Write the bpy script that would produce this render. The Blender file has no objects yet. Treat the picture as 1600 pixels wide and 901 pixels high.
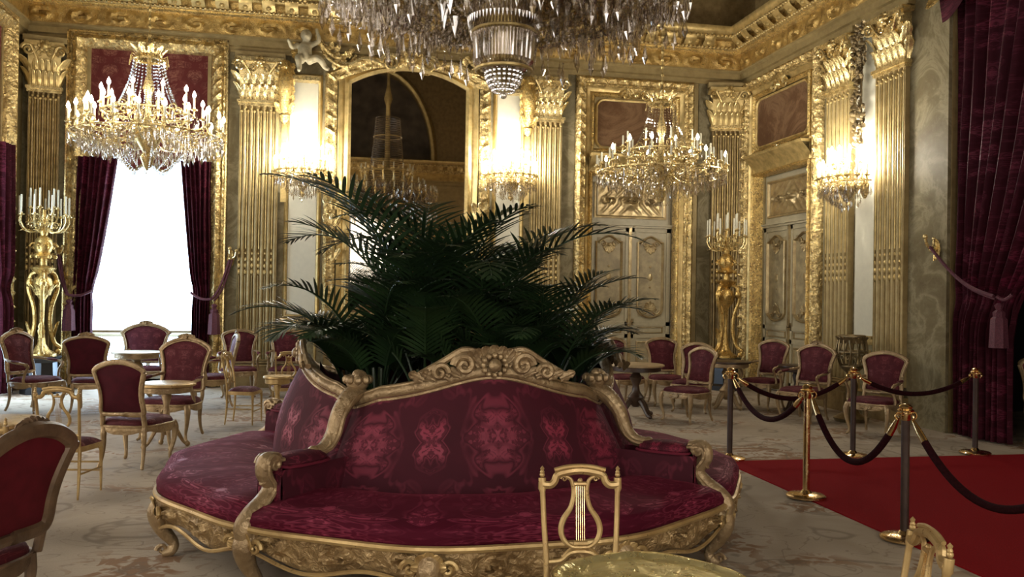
import bpy, math, random
from mathutils import Matrix, Vector, noise
PI = math.pi
R = math.radians
sc = bpy.context.scene
COL = sc.collection

# ------------------------------------------------------------------ camera
cam_d = bpy.data.cameras.new('camera')
cam_d.sensor_width = 36.0
cam_d.lens = 36.0 * 1350 / 1600
cam_d.clip_end = 200
cam = bpy.data.objects.new('camera', cam_d)
COL.objects.link(cam)
_y, _p, _r = R(11.2), R(0.45), R(0.92)
fw = Vector((math.sin(_y)*math.cos(_p), math.cos(_y)*math.cos(_p), math.sin(_p)))
rt0 = Vector((math.cos(_y), -math.sin(_y), 0)); up0 = rt0.cross(fw)
rt = rt0*math.cos(_r) + up0*math.sin(_r); up = -rt0*math.sin(_r) + up0*math.cos(_r)
M = Matrix.Identity(4)
for i in range(3):
    M[i][0], M[i][1], M[i][2] = rt[i], up[i], -fw[i]
M[2][3] = 1.70
cam.matrix_world = M
sc.camera = cam
# ------------------------------------------------------------------ world, colour management, light levels
w = bpy.data.worlds.new('world'); sc.world = w; w.use_nodes = True
w.node_tree.nodes['Background'].inputs[0].default_value = (0.5, 0.6, 0.8, 1)
w.node_tree.nodes['Background'].inputs[1].default_value = 0.3
vs = sc.view_settings
vs.view_transform = 'Standard'; vs.look = 'None'; vs.gamma = 1.0; vs.use_curve_mapping = False
vs.exposure = 0.3
sc.cycles.max_bounces = 6; sc.cycles.diffuse_bounces = 3; sc.cycles.glossy_bounces = 3
sc.cycles.transmission_bounces = 3; sc.cycles.transparent_max_bounces = 14
sc.cycles.caustics_reflective = False; sc.cycles.caustics_refractive = False
sc.cycles.sample_clamp_indirect = 4.0
BULB = 85.0        # candle bulbs of the two lit chandeliers
SCONCE = 330.0     # candle bulbs of the sconces
BLIND = 8.0        # daylit blinds and panes
BLIND2 = 4.3       # the front wall windows and the added left wall ones

YB, XR, XL, YF, H1, H2 = 16.0, 7.8, -5.35, -2.5, 6.95, 10.6

# ------------------------------------------------------------------ materials
def newmat(name):
    m = bpy.data.materials.new(name); m.use_nodes = True
    nt = m.node_tree; b = nt.nodes['Principled BSDF']
    return m, nt, b
def node(nt, t, **kw):
    n = nt.nodes.new(t)
    for k, v in kw.items():
        if isinstance(k, str) and k.startswith('i_'):
            n.inputs[k[2:].replace('_', ' ')].default_value = v
        else: setattr(n, k, v)
    return n
def inp(n, i, v):
    n.inputs[i].default_value = v
def ramp(nt, src, stops, interp='LINEAR'):
    r = nt.nodes.new('ShaderNodeValToRGB'); r.color_ramp.interpolation = interp
    el = r.color_ramp.elements
    while len(el) < len(stops): el.new(0.5)
    for e, (p, c) in zip(el, stops):
        e.position = p; e.color = (*c, 1) if len(c) == 3 else c
    nt.links.new(src, r.inputs[0]); return r.outputs[0]
def coords(nt, kind='Object', scale=(1, 1, 1)):
    tc = nt.nodes.new('ShaderNodeTexCoord'); mp = nt.nodes.new('ShaderNodeMapping')
    mp.inputs['Scale'].default_value = scale
    nt.links.new(tc.outputs[kind], mp.inputs[0]); return mp.outputs[0]
def noise_n(nt, vec, scale, detail=4, rough=0.55, dist=0.0):
    n = nt.nodes.new('ShaderNodeTexNoise'); inp(n, 'Scale', scale); inp(n, 'Detail', detail)
    inp(n, 'Roughness', rough); inp(n, 'Distortion', dist); nt.links.new(vec, n.inputs['Vector'])
    return n.outputs['Fac']
def bump(nt, b, h, strength=0.3, dist=0.02):
    bn = nt.nodes.new('ShaderNodeBump'); inp(bn, 'Strength', strength); inp(bn, 'Distance', dist)
    nt.links.new(h, bn.inputs['Height']); nt.links.new(bn.outputs[0], b.inputs['Normal'])
def math_n(nt, op, a, b=None, c=None):
    n = nt.nodes.new('ShaderNodeMath'); n.operation = op
    for i, v in enumerate((a, b, c)):
        if v is None: continue
        if isinstance(v, (int, float)): n.inputs[i].default_value = v
        else: nt.links.new(v, n.inputs[i])
    return n.outputs[0]
def mixc(nt, fac, a, b):
    n = nt.nodes.new('ShaderNodeMix'); n.data_type = 'RGBA'
    if isinstance(fac, (int, float)): n.inputs[0].default_value = fac
    else: nt.links.new(fac, n.inputs[0])
    for i, v in ((6, a), (7, b)):
        if isinstance(v, tuple): n.inputs[i].default_value = (*v, 1)
        else: nt.links.new(v, n.inputs[i])
    return n.outputs[2]

def gold(name, base, dark, metal=0.75, rough=0.34, carve=0.0, cscale=16, fine=0.12):
    m, nt, b = newmat(name)
    v = coords(nt)
    n1 = noise_n(nt, v, 7, 5, 0.6)
    c = ramp(nt, n1, [(0.3, dark), (0.62, base)])
    inp(b, 'Metallic', metal); nt.links.new(c, b.inputs['Base Color'])
    r = ramp(nt, noise_n(nt, v, 22, 3), [(0.3, (rough-.08,)*3), (0.7, (rough+.14,)*3)])
    nt.links.new(r, b.inputs['Roughness'])
    if carve:
        vo = nt.nodes.new('ShaderNodeTexVoronoi'); inp(vo, 'Scale', cscale); nt.links.new(v, vo.inputs['Vector'])
        nn = noise_n(nt, v, cscale*1.1, 3, 0.6, 1.2)
        h = math_n(nt, 'ADD', math_n(nt, 'MULTIPLY', vo.outputs['Distance'], 0.7), nn)
        bump(nt, b, h, carve, 0.035)
    elif fine:
        bump(nt, b, noise_n(nt, v, 40, 3), fine, 0.01)
    return m
MT = {}
MT['gold'] = gold('gilding', (0.70, 0.52, 0.22), (0.40, 0.28, 0.10), 0.65, 0.36)
MT['gold_carved'] = gold('carved_gilding', (0.80, 0.60, 0.26), (0.32, 0.215, 0.08), 0.72, 0.28, 0.8, 13)
MT['gold_fine'] = gold('fine_carved_gilding', (0.82, 0.58, 0.21), (0.38, 0.24, 0.08), 0.72, 0.28, 0.45, 34)
MT['gold_frieze'] = gold('antique_gilt_relief', (0.60, 0.40, 0.13), (0.30, 0.18, 0.05), 0.65, 0.32, 0.25, 40)
MT['gold_torch'] = gold('fire_gilt_bronze', (0.74, 0.49, 0.16), (0.30, 0.18, 0.05), 0.8, 0.3, 0.2, 30)
MT['gold_bright'] = gold('burnished_gilding', (0.93, 0.73, 0.35), (0.58, 0.42, 0.17), 0.78, 0.24)
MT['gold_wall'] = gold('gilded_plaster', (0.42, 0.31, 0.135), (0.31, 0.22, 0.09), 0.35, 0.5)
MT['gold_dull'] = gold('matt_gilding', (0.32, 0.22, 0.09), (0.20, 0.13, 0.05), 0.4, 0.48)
MT['gold_chair'] = gold('gilt_wood', (0.44, 0.31, 0.165), (0.24, 0.155, 0.075), 0.5, 0.36, 0.25, 30)
MT['gold_pale'] = gold('worn_gilt_wood', (0.60, 0.42, 0.18), (0.40, 0.25, 0.10), 0.5, 0.34)
MT['bronze'] = gold('dark_bronze', (0.30, 0.22, 0.11), (0.14, 0.10, 0.05), 0.7, 0.35)
MT['gold_apron'] = gold('carved_gilt_wood', (0.50, 0.34, 0.16), (0.22, 0.13, 0.05), 0.5, 0.34, 0.7, 20)
MT['gold_hammered'] = gold('hammered_gilt_metal', (1.0, 0.86, 0.42), (0.85, 0.70, 0.30), 0.8, 0.3, 0.5, 7)
MT['brass'] = gold('polished_brass', (0.85, 0.62, 0.32), (0.7, 0.5, 0.24), 1.0, 0.16)
MT['darkmetal'] = gold('brown_patinated_metal', (0.055, 0.028, 0.018), (0.03, 0.015, 0.01), 0.2, 0.5)

def plain(name, col, rough=0.5, metal=0.0, nscale=12, var=0.12, bumps=0.05, spec=0.5, sheen=0.0):
    m, nt, b = newmat(name); v = coords(nt)
    c2 = tuple(max(0, x*(1-var)) for x in col); c3 = tuple(min(1, x*(1+var)) for x in col)
    nt.links.new(ramp(nt, noise_n(nt, v, nscale), [(0.35, c2), (0.65, c3)]), b.inputs['Base Color'])
    inp(b, 'Roughness', rough); inp(b, 'Metallic', metal); inp(b, 'Specular IOR Level', spec)
    if sheen: inp(b, 'Sheen Weight', sheen)
    if bumps: bump(nt, b, noise_n(nt, v, nscale*4), bumps, 0.01)
    return m
MT['lacquer'] = plain('ivory_lacquer', (0.68, 0.63, 0.48), 0.35, var=0.03, bumps=0.02)
MT['doorpaint'] = plain('grey_beige_door_paint', (0.44, 0.37, 0.23), 0.45, var=0.06)
MT['doorpanel'] = plain('faded_gilt_door_panel', (0.36, 0.28, 0.15), 0.5, var=0.25, nscale=8)
MT['doorgilt'] = gold('door_gilding', (0.50, 0.38, 0.19), (0.30, 0.21, 0.10), 0.55, 0.35)
MT['ceiling'] = plain('dark_ceiling_paint', (0.10, 0.075, 0.05), 0.8, nscale=2, var=0.4)
MT['black'] = plain('black_lacquered_wood', (0.012, 0.009, 0.008), 0.3)
MT['darkwood'] = plain('dark_walnut', (0.05, 0.026, 0.015), 0.35, nscale=5, var=0.3)
MT['tabletop'] = plain('gilt_table_top', (0.42, 0.30, 0.16), 0.4, metal=0.3, nscale=6, var=0.2)
MT['candle'] = plain('ivory_candle', (0.72, 0.66, 0.48), 0.5, var=0.03)
MT['rope'] = plain('burgundy_velvet_rope', (0.022, 0.004, 0.005), 0.9, nscale=60, var=0.3, spec=0.08)
MT['cord'] = plain('mauve_silk_cord', (0.10, 0.022, 0.034), 0.7, nscale=70, var=0.35, bumps=0.3)
MT['redcarpet'] = plain('scarlet_carpet', (0.26, 0.006, 0.009), 0.95, nscale=90, var=0.14, bumps=0.2, spec=0.1)
MT['soil'] = plain('dark_potting_soil', (0.02, 0.014, 0.009), 0.95, nscale=30, var=0.4, bumps=0.4)
MT['pot'] = plain('dark_green_planter_zinc', (0.03, 0.032, 0.026), 0.6)
MT['plainvelvet'] = plain('plain_wine_velvet', (0.055, 0.004, 0.009), 0.8, nscale=9, var=0.18, spec=0.2)
MT['plainred'] = plain('plain_red_velvet', (0.11, 0.008, 0.014), 0.8, nscale=9, var=0.18, spec=0.2)
MT['brownwood'] = plain('carved_brown_wood', (0.17, 0.105, 0.06), 0.4, metal=0.2, nscale=9, var=0.3, bumps=0.3)
MT['stone'] = plain('aged_plaster_sculpture', (0.50, 0.42, 0.26), 0.5, metal=0.15, var=0.2)

def leafmat(name, a, b_, rough=0.42):
    m, nt, b = newmat(name); v = coords(nt)
    nt.links.new(ramp(nt, noise_n(nt, v, 5), [(0.35, a), (0.65, b_)]), b.inputs['Base Color'])
    inp(b, 'Roughness', rough); inp(b, 'Specular IOR Level', 0.6)
    return m
MT['leaf'] = leafmat('dark_palm_leaf', (0.008, 0.020, 0.007), (0.018, 0.042, 0.012))
MT['leaf2'] = leafmat('green_palm_leaf', (0.012, 0.028, 0.008), (0.024, 0.048, 0.014))
MT['stem'] = leafmat('palm_stem', (0.03, 0.045, 0.015), (0.05, 0.06, 0.025))

def damask(name, ground, figure, period=0.74, vper=0.95, sheen=0.1, figr=0.5, coord='UV', lo=0.50, hi=0.53, nsc=4.2, spec=0.35):
    """symmetrical woven figure: the noise is read in mirrored coordinates so that every repeat is left-right symmetrical"""
    m, nt, b = newmat(name)
    v = coords(nt, coord)
    sp = nt.nodes.new('ShaderNodeSeparateXYZ'); nt.links.new(v, sp.inputs[0])
    ux = math_n(nt, 'PINGPONG', sp.outputs[0], period/2)
    uy = math_n(nt, 'PINGPONG', math_n(nt, 'ADD', sp.outputs[1], 0.31), vper)
    cb = nt.nodes.new('ShaderNodeCombineXYZ'); nt.links.new(ux, cb.inputs[0]); nt.links.new(uy, cb.inputs[1])
    n1 = noise_n(nt, cb.outputs[0], nsc, 2.0, 0.55, 1.3)
    f1 = ramp(nt, n1, [(lo, (0, 0, 0)), (hi, (1, 1, 1))])
    n2 = noise_n(nt, cb.outputs[0], nsc*3.6, 3, 0.6, 2.2)
    f2 = ramp(nt, n2, [(0.47, (0, 0, 0)), (0.55, (1, 1, 1))])
    rim = ramp(nt, n1, [(lo-0.045, (0, 0, 0)), (lo-0.02, (1, 1, 1)), (lo-0.012, (1, 1, 1)), (lo, (0, 0, 0))])
    n3 = noise_n(nt, cb.outputs[0], nsc*1.0, 1.0, 0.5, 0.6)
    big = ramp(nt, n3, [(0.38, (0, 0, 0)), (0.5, (1, 1, 1))])
    f = math_n(nt, 'MULTIPLY', f1, math_n(nt, 'MULTIPLY_ADD', f2, 0.8, 0.2))
    f = math_n(nt, 'MAXIMUM', f, math_n(nt, 'MULTIPLY', rim, 0.5))
    f = math_n(nt, 'MULTIPLY', f, math_n(nt, 'MULTIPLY_ADD', big, 0.75, 0.25))
    nap = noise_n(nt, coords(nt, 'Object'), 3.0, 3)
    g2 = mixc(nt, nap, tuple(x*0.65 for x in ground), tuple(x*1.35 for x in ground))
    nt.links.new(mixc(nt, f, g2, figure), b.inputs['Base Color'])
    nt.links.new(math_n(nt, 'MULTIPLY_ADD', f, figr-0.8, 0.8), b.inputs['Roughness'])
    inp(b, 'Specular IOR Level', spec)
    if sheen:
        inp(b, 'Sheen Weight', sheen); inp(b, 'Sheen Roughness', 0.35); b.inputs['Sheen Tint'].default_value = (0.8, 0.12, 0.2, 1)
    bump(nt, b, math_n(nt, 'ADD', f, math_n(nt, 'MULTIPLY', noise_n(nt, coords(nt, 'Object'), 9, 3), 1.2)), 0.2, 0.012)
    return m
MT['damask'] = damask('crimson_damask_velvet', (0.052, 0.0022, 0.009), (0.25, 0.024, 0.052), 0.78, 0.75, nsc=3.0, sheen=0.06)
MT['damask_seat'] = damask('crimson_damask_seat', (0.070, 0.003, 0.013), (0.30, 0.04, 0.08), 0.95, 0.62, nsc=2.6, sheen=0.12, spec=0.15, lo=0.46, hi=0.50)
MT['damask_chair'] = damask('wine_damask_upholstery', (0.070, 0.005, 0.009), (0.15, 0.02, 0.024), 0.34, 0.5, nsc=8, sheen=0.03)
MT['damask_curtain'] = damask('crimson_curtain_velvet', (0.034, 0.0014, 0.006), (0.11, 0.009, 0.026), 0.6, 0.8, sheen=0.04, nsc=5, spec=0.2)
MT['damask_wall'] = damask('red_brocade_lambrequin', (0.12, 0.018, 0.014), (0.27, 0.10, 0.065), 0.7, 0.7, sheen=0.0, nsc=4)

def marble(name, a, b_, c, scale=1.6, rough=0.25, spec=0.4):
    m, nt, b = newmat(name); inp(b, 'Specular IOR Level', spec); v = coords(nt)
    n1 = noise_n(nt, v, scale, 7, 0.68, 0.9)
    col = ramp(nt, n1, [(0.28, a), (0.45, b_), (0.52, c), (0.58, b_), (0.78, a)])
    n2 = noise_n(nt, v, scale*5, 5, 0.7, 1.0)
    col = mixc(nt, ramp(nt, n2, [(0.5, (0, 0, 0)), (0.72, (0.55, 0.55, 0.55))]), col, c)
    nt.links.new(col, b.inputs['Base Color']); inp(b, 'Roughness', rough)
    return m
MT['marble'] = marble('green_veined_marble', (0.14, 0.10, 0.04), (0.22, 0.17, 0.08), (0.30, 0.25, 0.14), 1.6, 0.35)
MT['marble2'] = marble('grey_veined_marble', (0.13, 0.095, 0.045), (0.18, 0.14, 0.07), (0.28, 0.23, 0.13), 1.3, 0.6, 0.2)
MT['tapestry'] = marble('faded_brown_painting', (0.085, 0.040, 0.018), (0.13, 0.065, 0.03), (0.21, 0.12, 0.06), 0.8, 0.8, 0.1)

def carpet():
    m, nt, b = newmat('beige_figured_carpet'); v = coords(nt)
    sp = nt.nodes.new('ShaderNodeSeparateXYZ'); nt.links.new(v, sp.inputs[0])
    x = math_n(nt, 'PINGPONG', math_n(nt, 'ADD', sp.outputs[0], 1.2), 1.9); y = math_n(nt, 'PINGPONG', math_n(nt, 'ADD', sp.outputs[1], 0.4), 2.3)
    cb = nt.nodes.new('ShaderNodeCombineXYZ'); nt.links.new(x, cb.inputs[0]); nt.links.new(y, cb.inputs[1])
    mv = cb.outputs[0]
    base = ramp(nt, noise_n(nt, mv, 0.9, 3, 0.5, 0.6), [(0.35, (0.44, 0.345, 0.24)), (0.6, (0.60, 0.49, 0.36))])
    # leafy medallions
    big = ramp(nt, noise_n(nt, mv, 0.95, 1, 0.5, 0.6), [(0.47, (0, 0, 0)), (0.54, (1, 1, 1))])
    leaf = ramp(nt, noise_n(nt, mv, 5.2, 2.5, 0.55, 1.5), [(0.49, (0, 0, 0)), (0.54, (1, 1, 1))])
    f = math_n(nt, 'MULTIPLY', big, leaf)
    c1 = mixc(nt, math_n(nt, 'MULTIPLY', f, 0.8), base, (0.28, 0.125, 0.04))
    # thin scrolling outlines
    n = noise_n(nt, mv, 0.85, 2, 0.5, 1.4)
    lin = ramp(nt, n, [(0.485, (0, 0, 0)), (0.495, (1, 1, 1)), (0.505, (1, 1, 1)), (0.515, (0, 0, 0))])
    c2 = mixc(nt, math_n(nt, 'MULTIPLY', lin, 0.55), c1, (0.20, 0.15, 0.10))
    n = noise_n(nt, mv, 1.7, 2, 0.5, 1.8)
    lin2 = ramp(nt, n, [(0.44, (0, 0, 0)), (0.447, (1, 1, 1)), (0.453, (1, 1, 1)), (0.46, (0, 0, 0))])
    c3 = mixc(nt, math_n(nt, 'MULTIPLY', lin2, 0.5), c2, (0.24, 0.17, 0.11))
    fine = noise_n(nt, v, 70, 2)
    c4 = mixc(nt, math_n(nt, 'MULTIPLY', fine, 0.22), c3, (0.20, 0.17, 0.14))
    nt.links.new(c4, b.inputs['Base Color']); inp(b, 'Roughness', 0.85); inp(b, 'Specular IOR Level', 0.25)
    bump(nt, b, fine, 0.25, 0.006)
    return m
MT['carpet'] = carpet()

def glassy(name, col=(0.95, 0.93, 0.9), clear=0.55, rough=0.06):
    m = bpy.data.materials.new(name); m.use_nodes = True; nt = m.node_tree
    nt.nodes.clear()
    out = nt.nodes.new('ShaderNodeOutputMaterial')
    gl = nt.nodes.new('ShaderNodeBsdfGlossy'); inp(gl, 'Roughness', rough); gl.inputs['Color'].default_value = (*col, 1)
    tr = nt.nodes.new('ShaderNodeBsdfTransparent'); tr.inputs['Color'].default_value = (0.93, 0.91, 0.88, 1)
    lw = nt.nodes.new('ShaderNodeLayerWeight'); inp(lw, 'Blend', 0.45)
    f = math_n(nt, 'MULTIPLY_ADD', lw.outputs['Facing'], 0.5, 1-clear-0.2)
    mx = nt.nodes.new('ShaderNodeMixShader')
    nt.links.new(f, mx.inputs[0]); nt.links.new(tr.outputs[0], mx.inputs[1]); nt.links.new(gl.outputs[0], mx.inputs[2])
    nt.links.new(mx.outputs[0], out.inputs[0])
    return m
MT['crystal'] = glassy('cut_crystal')
MT['crystal_smoke'] = glassy('unlit_cut_crystal', (0.85, 0.80, 0.76), 0.5, 0.08)
MT['ribglass'] = glassy('ribbed_crystal_cup', (0.95, 0.93, 0.95), 0.35, 0.05)

def emit(name, col, strength):
    m = bpy.data.materials.new(name); m.use_nodes = True; nt = m.node_tree; nt.nodes.clear()
    out = nt.nodes.new('ShaderNodeOutputMaterial'); e = nt.nodes.new('ShaderNodeEmission')
    e.inputs[0].default_value = (*col, 1); e.inputs[1].default_value = strength
    nt.links.new(e.outputs[0], out.inputs[0]); return m
MT['bulb'] = emit('lit_candle_bulb', (1.0, 0.93, 0.76), BULB)
MT['bulb_sconce'] = emit('lit_sconce_bulb', (1.0, 0.95, 0.84), SCONCE)
MT['blind'] = emit('daylit_white_blind', (0.60, 0.79, 1.0), BLIND)
MT['pane'] = emit('bright_daylight_pane', (0.48, 0.70, 1.0), BLIND*1.6)
MT['pane2'] = emit('daylight_pane_other_walls', (1.0, 0.95, 0.87), BLIND2)
def mirror():
    m, nt, b = newmat('old_mirror_glass')
    b.inputs['Base Color'].default_value = (0.62, 0.55, 0.45, 1); inp(b, 'Metallic', 1.0); inp(b, 'Roughness', 0.02)
    return m
MT['mirror'] = mirror()

# ------------------------------------------------------------------ geometry helper
class G:
    def __init__(s): s.v = []; s.f = []; s.uv = []; s.mi = []; s.T = Matrix.Identity(4); s.m = 0
    def add(s, vs, fs, uvs=None):
        o = len(s.v); T = s.T
        s.v += [tuple(T @ Vector(p)) for p in vs]
        for k, f in enumerate(fs):
            s.f.append(tuple(o+i for i in f)); s.mi.append(s.m)
            s.uv.append([uvs[i] for i in f] if uvs else None)
        return s
    def box(s, x0, x1, y0, y1, z0, z1):
        vs = [(x, y, z) for x in (x0, x1) for y in (y0, y1) for z in (z0, z1)]
        return s.add(vs, [(0, 1, 3, 2), (4, 6, 7, 5), (0, 4, 5, 1), (2, 3, 7, 6), (0, 2, 6, 4), (1, 5, 7, 3)])
    def grid(s, fn, nu, nv, cu=False, cv=False, uvf=None, flip=False):
        vs = []; uv = []
        NU = nu if cu else nu+1; NV = nv if cv else nv+1
        for i in range(NU):
            for j in range(NV):
                vs.append(fn(i/nu, j/nv)); uv.append(uvf(i/nu, j/nv) if uvf else (i/nu, j/nv))
        fs = []
        for i in range(nu):
            for j in range(nv):
                a = i*NV+j; b = ((i+1) % NU)*NV+j; c = ((i+1) % NU)*NV+(j+1) % NV; d = i*NV+(j+1) % NV
                fs.append((d, c, b, a) if flip else (a, b, c, d))
        return s.add(vs, fs, uv)
    def lathe(s, prof, c=(0, 0, 0), seg=16, flute=0.0, nf=0, cap=True):
        cx, cy, cz = c; n = len(prof); vs = []
        for i in range(seg):
            a = 2*PI*i/seg; k = 1 + (flute*math.cos(nf*a) if nf else 0)
            for r, z in prof: vs.append((cx+r*k*math.cos(a), cy+r*k*math.sin(a), cz+z))
        fs = []
        for i in range(seg):
            i2 = (i+1) % seg
            for j in range(n-1): fs.append((i*n+j, i2*n+j, i2*n+j+1, i*n+j+1))
        if cap:
            if prof[0][0] > 1e-4: fs.append(tuple(i*n for i in range(seg))[::-1])
            if prof[-1][0] > 1e-4: fs.append(tuple(i*n+n-1 for i in range(seg)))
        return s.add(vs, fs)
    def tube(s, pts, rad, seg=8, closed=False, flat=1.0, upv=None):
        pts = [Vector(p) for p in pts]; n = len(pts)
        if not isinstance(rad, (list, tuple)): rad = [rad]*n
        vs = []; ref = Vector(upv) if upv else None; prev = None
        for i, p in enumerate(pts):
            if closed: t = pts[(i+1) % n]-pts[i-1]
            else: t = pts[min(i+1, n-1)]-pts[max(i-1, 0)]
            if t.length < 1e-9: t = Vector((0, 0, 1))
            t.normalize()
            if ref is not None: a = ref - t*ref.dot(t)
            elif prev is None:
                a = Vector((0, 0, 1)) if abs(t.z) < 0.9 else Vector((1, 0, 0)); a = a-t*a.dot(t)
            else: a = prev-t*prev.dot(t)
            if a.length < 1e-6: a = Vector((1, 0, 0))-t*t.x
            a.normalize(); prev = a; b = t.cross(a)
            for k in range(seg):
                an = 2*PI*k/seg
                vs.append(tuple(p + a*(rad[i]*flat*math.cos(an)) + b*(rad[i]*math.sin(an))))
        fs = []
        m = n if closed else n-1
        for i in range(m):
            i2 = (i+1) % n
            for k in range(seg):
                k2 = (k+1) % seg
                fs.append((i*seg+k, i*seg+k2, i2*seg+k2, i2*seg+k))
        if not closed:
            fs.append(tuple(range(seg))[::-1]); fs.append(tuple((n-1)*seg+k for k in range(seg)))
        return s.add(vs, fs)
    def ball(s, c, r, su=10, sv=6, sc_=(1, 1, 1)):
        pr = [(math.sin(PI*j/sv)*1.0, -math.cos(PI*j/sv)) for j in range(sv+1)]
        pr[0] = (0.0, -1.0); pr[-1] = (0.0, 1.0)
        vs = []; 
        for i in range(su):
            a = 2*PI*i/su
            for q, z in pr: vs.append((c[0]+r*sc_[0]*q*math.cos(a), c[1]+r*sc_[1]*q*math.sin(a), c[2]+r*sc_[2]*z))
        n = sv+1
        fs = [(i*n+j, ((i+1) % su)*n+j, ((i+1) % su)*n+j+1, i*n+j+1) for i in range(su) for j in range(sv)]
        return s.add(vs, fs)
    def prism(s, poly, d0, d1):
        """poly: (x,z) outline, extruded along y from d0 to d1"""
        n = len(poly)
        vs = [(x, d0, z) for x, z in poly]+[(x, d1, z) for x, z in poly]
        fs = [tuple(range(n)), tuple(range(2*n-1, n-1, -1))]+[((i+1) % n, i, n+i, n+(i+1) % n) for i in range(n)]
        return s.add(vs, fs)
    def moulding(s, path, prof, closed=True, step=0.5, fn=None):
        """mitred sweep in the xz plane. prof: (offset to the left of the path, projection towards -y)"""
        P = [Vector((x, z)) for x, z in path]; n = len(P); rows = []
        acc = 0.0
        def seg_n(a, b):
            t = (b-a).normalized(); return Vector((-t.y, t.x))
        mit = []
        for i in range(n):
            if closed or 0 < i < n-1:
                n1 = seg_n(P[i-1], P[i]); n2 = seg_n(P[i], P[(i+1) % n])
                m_ = (n1+n2); m_ = m_/max(1e-6, m_.length_squared)*2
            elif i == 0: m_ = seg_n(P[0], P[1])
            else: m_ = seg_n(P[-2], P[-1])
            mit.append(m_)
        m = n if closed else n-1
        for i in range(m):
            a, b = P[i], P[(i+1) % n]; ma, mb = mit[i], mit[(i+1) % n]
            L = (b-a).length; k = max(1, int(L/step))
            for q in range(k+1 if (i == m-1 and not closed) else k):
                t = q/k; p = a.lerp(b, t); mm = ma.lerp(mb, t)
                rows.append((p, mm, acc+L*t))
            acc += L
        vs = []; np_ = len(prof)
        for p, mm, sd in rows:
            for j, (o, d) in enumerate(prof):
                dd = d+(fn(sd, j/(np_-1)) if fn else 0)
                vs.append((p.x+mm.x*o, -dd, p.y+mm.y*o))
        nr = len(rows); fs = []
        for i in range(nr if closed else nr-1):
            i2 = (i+1) % nr
            for j in range(np_-1): fs.append((i*np_+j, i*np_+j+1, i2*np_+j+1, i2*np_+j))
        return s.add(vs, fs)
    def leaf(s, base, up, out, w, h, curl=0.35, lobes=5, n=8):
        """acanthus-like leaf rising along up and curling outwards"""
        base, up, out = Vector(base), Vector(up).normalized(), Vector(out).normalized(); side = up.cross(out)
        def fn(u, v):
            t = u; x = (v-0.5)*2
            wid = w*0.5*(math.sin(PI*min(1, 0.18+t*0.82))**0.6)*(1+0.16*math.cos(lobes*2*PI*t))
            a = t*t*2.3
            zz = h*(t if t < 0.7 else 0.7+0.3*math.sin((t-0.7)/0.3*PI*0.5)*0.55)
            oo = curl*h*(t**2.2) + 0.10*w*(1-x*x) - (0.25*curl*h*max(0, t-0.85)/0.15)
            p = base+up*zz+out*(oo+0.03*w*math.cos(9*x))+side*(x*wid)
            return tuple(p)
        return s.grid(fn, n, 6)
    def spiral(s, c, ax, ay, r0, turns, rad, seg=6, n=22, start=0.0):
        c, ax, ay = Vector(c), Vector(ax), Vector(ay); pts = []; rr = []
        for i in range(n+1):
            t = i/n; a = start+t*turns*2*PI; r = r0*(1-t*0.88)
            pts.append(c+ax*(r*math.cos(a))+ay*(r*math.sin(a))); rr.append(rad*(1-0.35*t))
        return s.tube(pts, rr, seg)
    def mesh(s, name, mats, smooth=True):
        me = bpy.data.meshes.new(name); me.from_pydata(s.v, [], s.f)
        for m in (mats if isinstance(mats, (list, tuple)) else [mats]): me.materials.append(m)
        me.polygons.foreach_set('material_index', s.mi)
        if any(u is not None for u in s.uv):
            l = me.uv_layers.new(name='UVMap'); dat = []
            for f, u in zip(s.f, s.uv):
                for i in range(len(f)): dat += list(u[i]) if u else [0.0, 0.0]
            l.data.foreach_set('uv', dat)
        if smooth: me.polygons.foreach_set('use_smooth', [True]*len(me.polygons))
        me.update()
        if smooth:
            try: me.set_sharp_from_angle(angle=R(42))
            except Exception: pass
        return me
def part(name, g, mat, parent=None, smooth=True, label=None, kind=None):
    me = g.mesh(name, mat, smooth); o = bpy.data.objects.new(name, me); COL.objects.link(o)
    if parent is not None: o.parent = parent
    if label: o['label'] = label
    if kind: o['kind'] = kind
    return o
def tag(o, label, cat=None, group=None, kind=None):
    o['label'] = label
    if cat: o['category'] = cat
    if group: o['group'] = group
    if kind: o['kind'] = kind
    return o
def thing(name, label, cat, loc=(0, 0, 0), rz=0.0, group=None, kind=None):
    o = bpy.data.objects.new(name, None); COL.objects.link(o); o.empty_display_size = 0.2
    o.location = loc; o.rotation_euler = (0, 0, rz)
    return tag(o, label, cat, group, kind)
def dup(root, loc=None, rz=None, label=None, group=None, scale=None):
    def cp(o, par):
        c = o.copy(); COL.objects.link(c)
        if par is not None: c.parent = par
        for ch in KIDS.get(o.name, [x for x in o.children]): cp(ch, c)
        return c
    r = cp(root, None)
    if loc is not None: r.location = loc
    if rz is not None: r.rotation_euler = (0, 0, rz)
    if scale: r.scale = scale
    if label: r['label'] = label
    if group: r['group'] = group
    return r
KIDS = {}
def catm(pts, n=6, closed=False):
    """Catmull-Rom resampling"""
    P = [Vector(p) for p in pts]; out = []; m = len(P)
    for i in range(m if closed else m-1):
        if closed: a, b, c, d = P[i-1], P[i], P[(i+1) % m], P[(i+2) % m]
        else: a, b, c, d = P[max(i-1, 0)], P[i], P[i+1], P[min(i+2, m-1)]
        for k in range(n):
            t = k/n
            out.append(0.5*((2*b)+(c-a)*t+(2*a-5*b+4*c-d)*t*t+(3*b-a-3*c+d)*t**3))
    if not closed: out.append(P[-1])
    return out
def lerp_list(vals, n):
    out = []
    for i in range(n):
        t = i/(n-1)*(len(vals)-1); k = min(int(t), len(vals)-2); out.append(vals[k]*(1-(t-k))+vals[k+1]*(t-k))
    return out
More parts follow.
